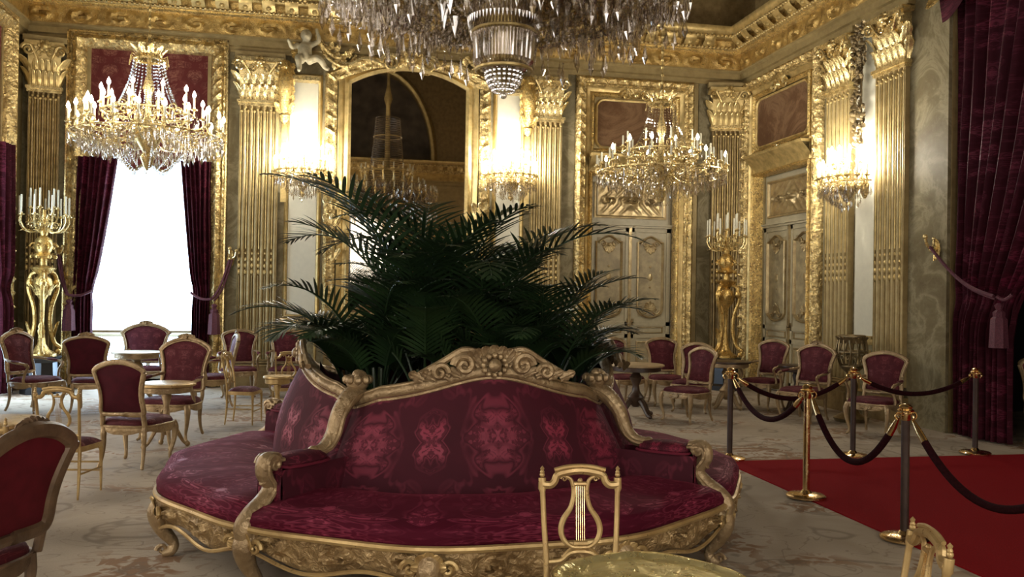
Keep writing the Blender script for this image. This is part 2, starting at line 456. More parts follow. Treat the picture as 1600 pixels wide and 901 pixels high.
def scroll(s, v, per=0.5, ht=0.3):
    """height field of a running acanthus scroll; s along, v 0..1 across -> 0..1"""
    k = math.floor(s/per); x = (s/per-k)*2-1; sg = 1 if k % 2 else -1
    y = (v*2-1)*(ht/per)*2*0.9
    r = math.hypot(x, y)*1.0; th = math.atan2(y, x)*sg
    a = math.sin(10*r-th-1.0)*max(0, 1.05-r)
    fl = max(0, 1-r*4.5)*1.2
    lv = max(0, math.sin(7*s/per*PI*0.5+3*y))*0.3
    return max(0, min(1.2, a*1.15+fl+lv*0.6))
def leafy(s, v, per=0.16):
    """running leaf-and-dart"""
    x = (s/per) % 1.0; x = abs(x*2-1)
    return max(0, 1-x*1.5-0.4*(1-v))*0.9 + 0.5*max(0, math.cos(x*9))*max(0, 1-abs(v-0.5)*2)

# ================================================================== THE ROOM
def wall(name, label, u0, u1, z0, z1, openings, th, loc, rz, mat):
    g = G()
    us = sorted({u0, u1, *[a for o in openings for a in o[:2]]}); zs = sorted({z0, z1, *[a for o in openings for a in o[2:]]})
    for a, b in zip(us, us[1:]):
        run = None
        for c, d in zip(zs, zs[1:]):
            hole = any(o[0] <= a+1e-6 and b-1e-6 <= o[1] and o[2] <= c+1e-6 and d-1e-6 <= o[3] for o in openings)
            if hole:
                if run: g.box(a, b, 0, th, *run); run = None
            else: run = (run[0], d) if run else (c, d)
        if run: g.box(a, b, 0, th, *run)
    o = part(name, g, mat, None, False); o.location = loc; o.rotation_euler = (0, 0, rz)
    tag(o, label, kind='structure'); return o
BACK = ((0, YB, 0), 0.0); RIGHT = ((XR, 0, 0), -PI/2); LEFT = ((XL, 0, 0), PI/2); FRONT = ((0, YF, 0), PI)
DB = (5.55, 0.86); DR = (14.39, 1.0)        # door centre and half width, back wall (x) and right wall (y)
WBX = (-3.33, 0.96)                         # window of the back wall
WL = (14.05, 8.6, 3.1)                      # windows of the left wall (y); nearer two added, unseen, to light the foreground
wall('wall_back', 'gilded plaster back wall behind the window, mirror and double door', XL-0.4, XR+0.4, 0, H1,
     [(WBX[0]-WBX[1], WBX[0]+WBX[1], 0.12, 5.85), (DB[0]-DB[1], DB[0]+DB[1], 0, 4.05)], 0.4, *BACK, MT['gold_wall'])
wall('wall_right', 'gilded right wall with the oblique double door and the curtained opening', -YB, -YF, 0, H1,
     [(-DR[0]-DR[1], -DR[0]+DR[1], 0, 4.05), (-9.95, -6.6, 0, 6.2)], 0.4, *RIGHT, MT['gold_wall'])
wall('wall_left', 'gilded left wall with tall curtained windows', YF, YB, 0, H1,
     [(c-1.0, c+1.0, 0.12, 5.85) for c in WL], 0.4, *LEFT, MT['gold_wall'])
wall('wall_front', 'gilded wall facing the mirror, seen only in its reflection', -XR-0.4, -XL+0.4, 0, H1,
     [(-1.25-4.6-0.9, -1.25-4.6+0.9, 0.3, 5.6), (-1.25-0.95, -1.25+0.95, 0.3, 5.6), (-1.25+4.6-0.9, -1.25+4.6+0.9, 0.3, 5.6)], 0.4, *FRONT, MT['gold_wall'])
# attic storey above the cornice, with arched lunettes
def attic(name, label, u0, u1, loc, rz, arches):
    g = G(); N = 24
    for (c, r, zb) in arches:
        pass
    cs = sorted(arches); edges = [u0]
    for c, r, zb in cs:
        # surround of an arch: left and right bands and the spandrels
        g.box(edges[-1], c-r, 0, 0.4, H1, H2)
        for k in range(N):
            a0 = PI-PI*k/N; a1 = PI-PI*(k+1)/N
            x0, z0 = c+r*math.cos(a0), zb+r*1.6*math.sin(a0); x1, z1 = c+r*math.cos(a1), zb+r*1.6*math.sin(a1)
            g.prism([(x0, H2), (x0, z0), (x1, z1), (x1, H2)], 0, 0.4)
        edges.append(c+r)
    g.box(edges[-1], u1, 0, 0.4, H1, H2)
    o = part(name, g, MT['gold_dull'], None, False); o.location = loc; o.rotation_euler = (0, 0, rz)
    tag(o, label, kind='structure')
    for c, r, zb in cs:
        f = G(); pth = [(c+r*math.cos(PI-PI*k/N), zb+r*1.6*math.sin(PI-PI*k/N)) for k in range(N+1)]
        f.moulding(pth, [(-0.02, 0.0), (0.0, 0.12), (0.10, 0.16), (0.2, 0.08), (0.24, 0.0)], closed=False)
        part('arch_moulding', f, MT['gold'], o)
        b = G(); b.box(c-r-0.1, c+r+0.1, 0.42, 0.5, H1, H2); part('lunette_panel', b, MT['ceiling'], o, False)
    return o
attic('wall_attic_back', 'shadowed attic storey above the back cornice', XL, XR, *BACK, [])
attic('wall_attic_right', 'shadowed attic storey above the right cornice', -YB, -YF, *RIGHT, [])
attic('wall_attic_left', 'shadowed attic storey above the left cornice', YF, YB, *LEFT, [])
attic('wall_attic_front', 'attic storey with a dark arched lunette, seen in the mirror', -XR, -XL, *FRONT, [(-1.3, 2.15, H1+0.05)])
g = G(); g.box(XL-0.4, XR+0.4, YF-0.4, YB+0.4, H2, H2+0.3)
tag(part('ceiling', g, MT['ceiling'], None, False), 'dark painted ceiling high above the chandeliers', kind='structure')
g = G(); g.box(XL-0.4, XR+5.0, YF-0.4, YB+0.4, -0.2, 0.0)
tag(part('floor', g, MT['carpet'], None, False), 'floor laid with a beige carpet figured with brown leafy scrolls', kind='structure')
# vestibule behind the curtained opening
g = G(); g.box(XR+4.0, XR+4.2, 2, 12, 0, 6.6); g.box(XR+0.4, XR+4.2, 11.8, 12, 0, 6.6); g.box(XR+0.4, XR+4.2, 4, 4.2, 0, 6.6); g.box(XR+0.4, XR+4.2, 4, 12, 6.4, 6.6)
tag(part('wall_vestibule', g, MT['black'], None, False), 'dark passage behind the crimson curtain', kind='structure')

# ---- entablature of every wall
def entab(name, label, u0, u1, loc, rz, detail=True):
    root = thing(name, label, 'cornice', loc, rz, kind='structure')
    L = u1-u0
    def strip(prof, mat, nm, step=0.0, amp=0.0, fn=None, nv=None):
        g = G(); n = max(2, int(L/step)) if step else 1; vs = []; pr = prof
        if nv:
            pr = []
            for (a, b) in zip(prof, prof[1:]):
                for k in range(nv): pr.append((a[0]+(b[0]-a[0])*k/nv, a[1]+(b[1]-a[1])*k/nv))
            pr.append(prof[-1])
        m = len(pr)
        for i in range(n+1):
            for j, (p, z) in enumerate(pr):
                u = u0+p+(L-2*p)*i/n; d = p
                if fn: d += amp*fn((u-u0), j/(m-1))
                vs.append((u, -d, z))
        fs = [(i*m+j, (i+1)*m+j, (i+1)*m+j+1, i*m+j+1) for i in range(n) for j in range(m-1)]
        g.add(vs, fs); return part(nm, g, mat, root)
    strip([(0, 5.93), (0.05, 5.93), (0.05, 6.02), (0.09, 6.04), (0.09, 6.14), (0.14, 6.17), (0.14, 6.2), (0.09, 6.21)], MT['gold_wall'], 'architrave')
    if detail: strip([(0.09, 6.21), (0.11, 6.5)], MT['gold_frieze'], 'frieze', 0.03, 0.055, lambda s, v: scroll(s, v, 0.62, 0.3)*min(1, 5*v*(1-v)), 9)
    else: strip([(0.09, 6.21), (0.11, 6.5)], MT['gold_frieze'], 'frieze')
    strip([(0.11, 6.5), (0.2, 6.51), (0.2, 6.55), (0.25, 6.56), (0.27, 6.58), (0.25, 6.61), (0.24, 6.61)], MT['gold_bright'], 'bead_moulding')
    strip([(0.24, 6.6), (0.27, 6.72), (0.38, 6.73)], MT['gold_frieze'], 'bed_moulding', 0.04, 0.03, lambda s, v: 1.0 if (s/0.34) % 1 < 0.55 and 0.05 < v < 0.6 else 0)
    strip([(0.38, 6.73), (0.42, 6.75), (0.42, 6.79), (0.48, 6.84), (0.5, 6.9), (0.5, 6.95), (0, 6.96)], MT['gold'], 'crown_moulding')
    b = G(); n = int(L/0.085)
    for i in range(n):
        u = u0+0.25+(L-0.5)*i/n
        b.ball((u, -0.285, 6.59), 0.032, 6, 4)
        b.ball((u, -0.45, 6.77), 0.032, 6, 4)
    part('bead_row', b, MT['gold_bright'], root, kind='stuff')
    c = G(); n = int(L/0.42)
    for i in range(n):
        u = u0+0.5+(L-1.0)*i/n
        c.T = Matrix.Translation((u, -0.3, 6.76))
        c.grid(lambda a, b_: (0.11*(b_-0.5)*2, -0.0-0.16*math.sin(a*PI*0.5)+0.03*abs(b_-0.5), -0.16+0.16*a), 4, 2)
        c.ball((0, -0.06, -0.11), 0.05, 6, 4)
    part('console_brackets', c, MT['gold'], root, kind='stuff')
    return root
entab('trim_back', 'carved gilt entablature running above the back wall', XL, XR, *BACK)
entab('trim_right', 'carved gilt entablature running obliquely along the right wall', -YB, -YF, *RIGHT)
entab('trim_left', 'carved gilt entablature over the left wall windows', YF, YB, *LEFT, False)
entab('trim_front', 'gilt entablature reflected in the big mirror', -XR, -XL, *FRONT, False)

# ---- dado and skirting
def dado(name, label, spans, loc, rz, zt=1.2):
    root = thing(name, label, 'baseboard', loc, rz, kind='structure')
    for a, b in spans:
        g = G(); g.box(a, b, -0.05, 0, 0.22, zt-0.06); part('dado_panel', g, MT['marble'], root, False)
        g = G(); g.box(a, b, -0.09, 0, 0, 0.2); g.box(a, b, -0.07, 0, 0.2, 0.24); part('skirting', g, MT['marble2'], root, False)
        g = G(); g.box(a, b, -0.11, 0, zt-0.06, zt-0.01); g.box(a, b, -0.14, 0, zt-0.01, zt+0.03); g.box(a, b, -0.08, 0, zt-0.1, zt-0.06); part('chair_rail', g, MT['gold'], root, False)
        if b-a > 0.5:
            g = G(); g.moulding([(a+0.12, 0.32), (b-0.12, 0.32), (b-0.12, zt-0.18), (a+0.12, zt-0.18)], [(0, 0.05), (0.015, 0.075), (0.04, 0.075), (0.055, 0.05)])
            part('dado_moulding', g, MT['gold'], root)
dado('baseboard_back', 'marble dado with gilt rail under the white panels', [(-1.05, -0.3), (2.65, 3.4), (4.1, 4.35)], *BACK)
dado('baseboard_right', 'marble dado between and beside the right wall pilasters', [(-12.02, -11.45)], *RIGHT, 1.15)
# marble backing bands beside the pilasters
def band(nm, x0, x1, z0, z1, loc, rz, label, d=0.03):
    g = G(); g.box(x0, x1, -d, 0, z0, z1); o = part(nm, g, MT['marble2'], None, False); o.location = loc; o.rotation_euler = (0, 0, rz)
    tag(o, label, kind='structure')
band('trim_1', -2.0, -0.98, 0.24, 5.93, *BACK, 'green veined marble band behind the pilaster right of the window')
band('trim_2', 3.36, 4.34, 0.24, 5.93, *BACK, 'green veined marble band behind the pilaster left of the back door')
band('trim_3', -5.35, -4.66, 0.24, 5.93, *BACK, 'marble band in the left corner behind the torchere')
band('trim_4', 6.86, 7.8, 0.24, 5.93, *BACK, 'marble band in the far right corner behind the torchere')
band('trim_5', -12.95, -11.98, 0.24, 5.93, *RIGHT, 'marble band behind the pilaster right of the oblique door')
band('trim_6', -11.5, -9.96, 0.0, 5.93, *RIGHT, 'veined marble pier between the last pilaster and the crimson curtain', 0.05)

# ---- picture and panel frames
def frame(g, x0, x1, z0, z1, prof, step=0.5, fn=None, top=None):
    g.moulding([(x0, z0), (x1, z0), (x1, z1), (x0, z1)], prof, True, step, fn)
PR_ORN = [(0.0, 0.02), (0.0, 0.09), (-0.03, 0.12), (-0.055, 0.10), (-0.08, 0.11), (-0.12, 0.13), (-0.16, 0.11), (-0.18, 0.09), (-0.21, 0.10), (-0.24, 0.06), (-0.25, 0.0)]
def orn_fn(s, v): return 0.05*leafy(s, v, 0.22)*(1 if 0.2 < v < 0.85 else 0.2)

# ---- windows
def window(name, label, c, hw, loc, rz, fabric=True, wname=''):
    root = thing(name, label, 'window', (loc[0], loc[1], loc[2]), rz, kind='structure')
    M0 = Matrix.Translation((c, 0, 0))
    g = G(); g.T = M0
    g.moulding([(-hw, 0.02), (-hw, 5.84), (hw, 5.84), (hw, 0.02)], [(0.0, -0.1), (0.0, 0.04), (0.04, 0.10), (0.07, 0.10), (0.09, 0.12), (0.13, 0.15), (0.18, 0.12), (0.21, 0.10), (0.23, 0.13), (0.28, 0.10), (0.28, 0.0)], False, 0.055, lambda s, v: 0.05*leafy(s, v, 0.22)*(1 if 0.25 < v < 0.7 else 0))
    part('window_frame', g, MT['gold_carved'], root)
    g = G(); g.T = M0
    for s_ in (-1, 1): g.box(s_*(hw+0.285)-0.012, s_*(hw+0.285)+0.012, -0.12, -0.0, 0.02, 6.1)
    g.box(-hw-0.3, hw+0.3, -0.12, 0, 6.08, 6.105); part('frame_fillet', g, MT['gold_bright'], root, False)
    g = G(); g.T = M0
    g.box(-hw, hw, 0.34, 0.36, 0.12, 5.85); part('window_pane', g, MT['pane'] if fabric else MT['pane2'], root, False)
    g = G(); g.T = M0
    for x in (-hw+0.03, 0, hw-0.03): g.box(x-0.035, x+0.035, 0.27, 0.34, 0.12, 5.85)
    for z in (0.16, 0.9, 3.2, 5.8): g.box(-hw, hw, 0.27, 0.34, z-0.04, z+0.04)
    part('window_sash', g, MT['lacquer'], root, False)
    g = G(); g.T = M0
    g.grid(lambda u, v: (-hw+0.02+(2*hw-0.04)*u, 0.2+0.004*math.sin(u*9), 0.98+4.85*v), 20, 2)
    part('roller_blind', g, MT['blind'] if fabric else MT['pane2'], root, label='closed white roller blind lit by daylight')
    g = G(); g.T = M0; g.box(-hw+0.02, hw-0.02, 0.17, 0.205, 0.94, 0.98); part('blind_bar', g, MT['doorpaint'], root, False)
    g = G(); g.T = M0
    g.box(-hw-0.02, hw+0.02, 0.0, 0.26, 0.0, 0.12); part('window_sill', g, MT['marble2'], root, False)
    return root
window('window_1', 'tall window with a glowing white blind in a carved gilt frame', WBX[0], WBX[1]+0.06, *BACK)
window('window_2', 'left wall window whose carved gilt frame edges the picture', WL[0], 1.06, *LEFT)
for i, c in enumerate(WL[1:]):  # out of view, added as daylight sources for the left foreground
    window('window_%d' % (i+3), ['window halfway along the left wall', 'window of the left wall nearest the camera wall'][i], c, 1.0, *LEFT, False)
for i, c in enumerate((-5.85, -1.25, 3.35)):
    g = G(); g.box(c-0.9, c+0.9, 0.2, 0.25, 0.3, 5.6); o = part('window_%d' % (i+5), g, MT['pane2'], None, False); o.location = FRONT[0]; o.rotation_euler = (0, 0, PI)
    tag(o, ['right', 'middle', 'left'][i]+' daylit window of the wall facing the mirror', 'window', kind='structure')

# ---- red lambrequins and drapes
def lambrequin(c, hw, loc, rz, label):
    g = G(); g.T = Matrix.Translation((c, 0, 0)); n = 24
    def fn(u, v):
        x = -hw+2*hw*u; zb = 3.72+0.28*math.cos(u*2*PI*2)**2*0.7+0.35*abs(u-0.5)*2*0.6
        zt = 5.86; z = zb+(zt-zb)*v
        return (x, 0.02+0.012*math.sin(u*40)*(1-v), z)
    g.grid(fn, n*3, 10, uvf=lambda u, v: (u*2*hw, v*2.0))
    g.grid(lambda u, v: (fn(u, v)[0], fn(u, v)[1]+0.02, fn(u, v)[2]), n*3, 10, flip=True, uvf=lambda u, v: (u*2*hw, v*2.0))
    root = thing('lambrequin', label, 'valance', loc, rz, 'red brocade lambrequins over the windows')
    part('brocade_panel', g, MT['damask_wall'], root)
    f = G(); f.T = g.T
    f.tube([Vector(fn(i/60, 0))+Vector((0, -0.01, 0)) for i in range(61)], 0.025, 6)
    for i in range(100):
        p = fn((i+0.5)/100, 0); f.tube([(p[0], p[1]-0.01, p[2]), (p[0], p[1]-0.012, p[2]-0.09)], 0.008, 4)
    part('fringe', f, MT['gold_dull'], root, kind='stuff')
    return root
lambrequin(WBX[0], WBX[1]+0.05, *BACK, 'red brocade lambrequin behind the left chandelier, above the white blind')
lambrequin(WL[0], 1.05, *LEFT, 'red brocade lambrequin of the left wall window')
def drape(outer, tipx, topx, loc, rz, label, ztie=1.68, ztop=3.95, zend=0.03, yoff=-0.05, folds=7, group='crimson velvet window drapes', floor_in=None):
    """outer: x of the edge against the frame; topx: inner edge at the top; tipx: inner edge at the tie"""
    floor_in = tipx if floor_in is None else floor_in
    def inner(z):
        if z > ztie:
            t = (z-ztie)/(ztop-ztie); return tipx+(topx-tipx)*(t**0.8)
        t = (ztie-z)/ztie; return tipx+(floor_in-tipx)*min(1, t*4)
    def fn(u, v):
        z = zend+(ztop-zend)*v; xi = inner(z); pin = math.exp(-((z-ztie)/0.16)**2)
        wv = math.sin(u*folds*2*PI)*0.055*(1-0.6*pin)+math.sin(u*folds*4.3+v*5)*0.02
        bulge = -0.05-0.10*math.sin(u*PI)*(1-0.5*pin)
        x = outer+(xi-outer)*u + pin*0.06*(outer-xi)*u
        return (x+0.03*math.sin(z*3+u*9)*(1-u)*0.3, yoff+wv+bulge, z)
    g = G(); uvf = lambda u, v: (u*1.1, v*(ztop-zend))
    g.grid(fn, folds*10, 60, uvf=uvf)
    g.grid(lambda u, v: (fn(u, v)[0], fn(u, v)[1]+0.02, fn(u, v)[2]), folds*10, 20, uvf=uvf, flip=True)
    root = thing('drape', label, 'curtain', loc, rz, group)
    part('velvet', g, MT['damask_curtain'], root)
    return root
wl0, wl1 = WBX[0]-WBX[1]-0.08, WBX[0]+WBX[1]+0.06
drape(wl0-0.12, -4.16, -3.80, *BACK, 'crimson velvet drape hanging left of the white blind')
drape(wl1+0.08, -2.55, -2.78, *BACK, 'crimson velvet drape hanging right of the white blind')
drape(WL[0]+1.15, WL[0]+0.72, WL[0]+0.45, *LEFT, 'far drape of the left wall window, at the picture edge')
drape(WL[0]-1.15, WL[0]-0.72, WL[0]-0.45, *LEFT, 'near drape of the left wall window, just outside the frame')

def tassel_cord(hook, tie, label, tas=0.34, ring=None, group='cord tiebacks with tassels'):
    """cord from wall hook down to the drape, with a loop and a hanging tassel"""
    h, t = Vector(hook), Vector(tie)
    root = thing('tieback_cord', label, 'curtain tieback', tuple(t), 0, group)
    g = G(); h2 = h-t
    pts = [h2.lerp(Vector((0, 0, 0)), i/12)+Vector((0, 0, -0.12*math.sin(PI*i/12))) for i in range(13)]
    g.tube(pts, 0.022, 6); g.tube([p+Vector((0.035, 0.01, -0.03)) for p in pts], 0.018, 6)
    if ring:
        g.tube([Vector((0, 0, 0)).lerp(Vector(ring)-t, i/8)+Vector((0, -0.05, -0.05*math.sin(PI*i/8))) for i in range(9)], 0.022, 6)
    part('cord', g, MT['cord'], root)
    s = G(); s.lathe([(0.02, 0), (0.05, -0.03), (0.03, -0.08), (0.065, -0.11), (0.06, -0.16), (0.085, -0.19), (0.10, -0.19-tas), (0.0, -0.2-tas)], (0.05, -0.03, -0.08), 14, 0.08, 7)
    part('tassel', s, MT['cord'], root)
    return root
tassel_cord((-1.92, 15.86, 2.28), (-2.2, 15.74, 1.55), 'mauve cord and tassel of the drape right of the blind', ring=(-2.55, 15.8, 1.66))
tassel_cord((-4.72, 15.86, 2.28), (-4.52, 15.7, 1.6), 'mauve cord and tassel of the drape left of the blind', ring=(-4.14, 15.78, 1.66))
def hook(loc, rz, label):
    root = thing('curtain_hook', label, 'curtain hook', loc, rz, 'gilt curtain hooks')
    g = G(); g.tube(catm([(0, 0, 0), (0, -0.1, -0.03), (0, -0.17, 0.03), (0, -0.2, 0.12)], 5), 0.02, 6); g.ball((0, -0.2, 0.14), 0.035)
    g.ball((0, -0.1, -0.03), 0.04); g.tube(catm([(0, -0.1, -0.03), (0.08, -0.14, 0), (0.1, -0.15, 0.1)], 5), 0.015, 6); g.ball((0.1, -0.15, 0.11), 0.025)
    part('hook_arm', g, MT['gold_bright'], root)
    g = G(); g.leaf((0, -0.02, -0.1), (0, 0, 1), (0, -1, 0), 0.12, 0.26, 0.2); g.leaf((0, -0.02, 0.05), (0, 0, -1), (0, -1, 0), 0.12, 0.26, 0.2)
    part('rosette', g, MT['gold_fine'], root)
    return root
hook((-1.92, 16-0.03, 2.3), 0, 'gilt hook beside the pilaster right of the window')
hook((-4.74, 16-0.03, 2.3), 0, 'gilt hook in the left corner behind the torchere')
hook((7.75, 10.12, 2.42), -PI/2, 'gilt hook on the marble pier by the big crimson curtain')

# ---- doors
def door(name, label, c, hw, ohw, loc, rz, topz=5.93):
    root = thing(name, label, 'door', loc, rz, kind='structure')
    T = Matrix.Translation((c, 0, 0))
    def P(nm, g, mat, par=root, sm=True, label=None): return part(nm, g, mat, par, sm, label)
    g = G(); g.T = T
    w_ = 0.2
    prof = [(0.0, 0.0), (0.0, 0.1), (0.03, 0.14), (0.06, 0.11), (0.09, 0.12), (0.13, 0.15), (0.16, 0.12), (0.18, 0.11), (0.2, 0.06), (0.2, 0.0)]
    g.moulding([(-ohw+w_, 0.02), (-ohw+w_, topz-w_), (ohw-w_, topz-w_), (ohw-w_, 0.02)], prof, False, 0.05, lambda s, v: 0.05*leafy(s, v, 0.2)*(1 if 0.25 < v < 0.75 else 0))
    P('outer_frame', g, MT['gold_carved'])
    g = G(); g.T = T
    # smooth cavetto between outer frame and the opening
    q = ohw-0.2
    g.moulding([(-q, 0.02), (-q, topz-0.2), (q, topz-0.2), (q, 0.02)], [(0, 0.06), (-0.03, 0.03), (-(q-hw)*0.6, 0.015), (-(q-hw), 0.05), (-(q-hw)-0.001, -0.0)], False)
    P('reveal_moulding', g, MT['gold'])
    # architrave of the opening
    g = G(); g.T = T
    g.moulding([(-hw, 0.02), (-hw, 4.05), (hw, 4.05), (hw, 0.02)], [(-0.01, -0.15), (-0.01, 0.06), (0.02, 0.09), (0.05, 0.06), (0.06, 0.0)], False, 0.05, lambda s, v: 0.015*leafy(s, v, 0.12))
    P('inner_architrave', g, MT['gold_fine'])
    # cove lintel
    g = G(); g.T = T
    g.grid(lambda u, v: (-hw-0.06+(2*hw+0.12)*u, -0.02-0.2*(1-math.cos(v*PI/2)), 4.08+0.30*v), 1, 8); g.box(-hw-0.06, hw+0.06, -0.24, 0, 4.38, 4.43)
    P('cove_lintel', g, MT['gold'])
    # transom panel
    g = G(); g.T = T; g.box(-hw+0.02, hw-0.02, 0.2, 0.26, 3.12, 4.05); tr = P('transom', g, MT['doorpaint'], sm=False)
    g = G(); g.T = T; frame(g, -hw+0.12, hw-0.12, 3.24, 3.94, [(0, -0.2), (0.0, -0.17), (0.03, -0.165), (0.05, -0.19), (0.06, -0.2)]); P('transom_moulding', g, MT['doorgilt'], tr)
    g = G(); g.T = T; W = hw-0.2
    def rel(u, v):
        x = (u*2-1); z = v
        h = scroll(abs(x)*W+0.11, v, 0.36, 0.62)*min(1, 8*v*(1-v))*min(1, 6*(1-abs(x)))
        h += 0.9*max(0, 1-math.hypot(x*W/0.16, (v-0.5)*0.62/0.2))
        return (x*W, 0.198-0.085*h, 3.28+0.62*v)
    g.grid(rel, 90, 30); P('transom_relief', g, MT['doorgilt'], tr)
    g = G(); g.T = T; g.box(-hw+0.01, hw-0.01, 0.14, 0.26, 3.06, 3.13); g.box(-hw+0.01, hw-0.01, 0.11, 0.2, 3.10, 3.13); P('transom_bar', g, MT['doorpaint'], sm=False)
    # two leaves
    for s_ in (-1, 1):
        lw = hw-0.02; x0 = -hw+0.02 if s_ < 0 else 0.012; x1 = -0.012 if s_ < 0 else hw-0.02
        g = G(); g.T = T; g.box(x0, x1, 0.2, 0.27, 0.02, 3.06)
        g.box(x0, x0+0.08, 0.175, 0.2, 0.02, 3.06); g.box(x1-0.08, x1, 0.175, 0.2, 0.02, 3.06)
        for z in (0.02, 0.9, 1.14, 2.98): g.box(x0, x1, 0.175, 0.2, z, z+0.08 if z > 0.1 else 0.2)
        lf = P('door_leaf', g, MT['doorpaint'], sm=False)
        a, b = x0+0.14, x1-0.14
        g = G(); g.T = T; g.box(a+0.03, b-0.03, 0.192, 0.2, 1.32, 2.86); g.box(a+0.02, b-0.02, 0.192, 0.2, 0.3, 0.82); P('leaf_panel', g, MT['doorpanel'], lf, False)
        g = G(); g.T = T
        cx = (a+b)/2; hwid = (b-a)/2
        pth = [(a, 1.42), (a+0.05, 1.36), (a+0.08, 1.3)]
        shape = []
        for i in range(25):      # serpentine panel outline
            t = i/24; an = PI*t
            shape.append((cx+hwid*math.cos(an), 2.74+0.14*math.sin(an)+0.03*math.cos(4*an)))
        for i in range(25):
            t = i/24; an = PI+PI*t
            shape.append((cx+hwid*math.cos(an)*(1-0.12*math.sin(PI*t)), 1.46+0.17*math.sin(an)))
        g.moulding(shape, [(0, -0.2), (0.0, -0.155), (0.02, -0.14), (0.035, -0.165), (0.045, -0.2)])
        frame(g, a, b, 0.3, 0.84, [(0, -0.2), (0.0, -0.17), (0.02, -0.165), (0.04, -0.2)])
        frame(g, a, b, 1.0, 1.12, [(0, -0.2), (0.0, -0.175), (0.01, -0.17), (0.02, -0.2)])
        P('leaf_moulding', g, MT['doorgilt'], lf)
        g = G(); g.T = T
        for (zc, sg) in ((2.72, -1), (1.46, 1)):
            for k in range(-3, 4):
                g.leaf((cx, 0.19, zc), (math.sin(k*0.5), 0, -sg*math.cos(k*0.5)*-1), (0, -1, 0), 0.09, 0.20-0.02*abs(k), 0.15)
            for q_ in (-1, 1): g.spiral((cx+q_*0.12, 0.17, zc-sg*0.02), (q_, 0, 0), (0, 0, -sg), 0.075, 1.3, 0.014, 5, 16)
            g.ball((cx, 0.165, zc), 0.035)
        for z in (2.1,): 
            g.ball((cx, 0.187, z), 0.05, 10, 6, (1, 0.25, 1.5)); g.ball((cx, 0.187, z+0.2), 0.025, 8, 5, (1, 0.3, 1)); g.ball((cx, 0.187, z-0.2), 0.025, 8, 5, (1, 0.3, 1))
        P('leaf_ornament', g, MT['doorgilt'], lf)
    g = G(); g.T = T; g.box(-0.03, 0.03, 0.15, 0.2, 0.02, 3.06); P('meeting_stile', g, MT['doorgilt'], sm=False)
    g = G(); g.T = T; g.ball((0.05, 0.13, 1.22), 0.03); g.tube([(0.05, 0.2, 1.22), (0.05, 0.13, 1.22)], 0.012, 6); g.box(-0.05, 0.09, 0.165, 0.19, 1.16, 1.28); g.tube([(0, 0.16, 1.05), (0, 0.16, 1.75)], 0.012, 6); P('door_bolt', g, MT['bronze'])
    # overdoor
    g = G(); g.T = T; m_ = hw+0.03
    frame(g, -m_, m_, 4.48, 5.62, [(0, 0.0), (0, 0.06), (0.03, 0.085), (0.05, 0.05), (0.07, 0.02), (0.075, 0.0)], 0.05, lambda s, v: 0.012*leafy(s, v, 0.1))
    P('overdoor_frame', g, MT['gold_fine'])
    g = G(); g.T = T
    # carved shell cartouches top and bottom
    for zc, k_ in ((5.6, 1.0), (4.5, 0.6)):
        for k in range(-4, 5):
            a = k*0.36; g.leaf((0.03*k, -0.05, zc), (math.sin(a), 0, math.cos(a) if zc > 5 else -math.cos(a)), (0, -1, 0), 0.09*k_, 0.2*k_, 0.12)
        for q_ in (-1, 1): g.spiral((q_*0.2*k_, -0.08, zc-0.02), (q_, 0, 0), (0, 0, 1), 0.1*k_, 1.5, 0.025*k_, 6, 18)
        g.ball((0, -0.09, zc), 0.06*k_)
    P('overdoor_cartouche', g, MT['gold_bright'])
    return root
def overdoor_picture(c, hw, loc, rz, label):
    root = thing('overdoor_painting', label, 'painting', loc, rz, 'dark brown overdoor paintings')
    T = Matrix.Translation((c, 0, 0)); w2 = hw-0.1; z0, z1 = 4.60, 5.46; k = 0.12
    pts = []
    for (sx, sz, a0) in ((1, 0, -90), (1, 1, 0), (-1, 1, 90), (-1, 0, 180)):
        cx = (w2-k)*sx; cz = z1-k if sz else z0+k
        for i in range(6):
            a = R(a0+90*i/5); pts.append((cx+k*math.cos(a), cz+k*math.sin(a)))
    pts = [(x, z+0.05*math.cos(x/w2*PI*0.5)*(1 if z > 5.2 else 0)) for x, z in pts]
    g = G(); g.T = T; g.prism(pts[::-1], -0.025, 0.0); part('canvas', g, MT['tapestry'], root, False)
    g = G(); g.T = T; g.moulding(pts, [(0.0, 0.02), (0.0, 0.04), (-0.03, 0.055), (-0.05, 0.02)]); part('picture_frame', g, MT['gold'], root)
    return root
door('door_1', 'cream and gilt double door in the back wall behind the right chandelier', DB[0], DB[1], 1.2, *BACK)
door('door_2', 'cream and gilt double door seen obliquely in the right wall', -DR[0], DR[1], 1.4, *RIGHT)
overdoor_picture(DB[0], DB[1], *BACK, 'brown rounded painting above the back wall door')
overdoor_picture(-DR[0], DR[1], *RIGHT, 'brown painting above the oblique right wall door')

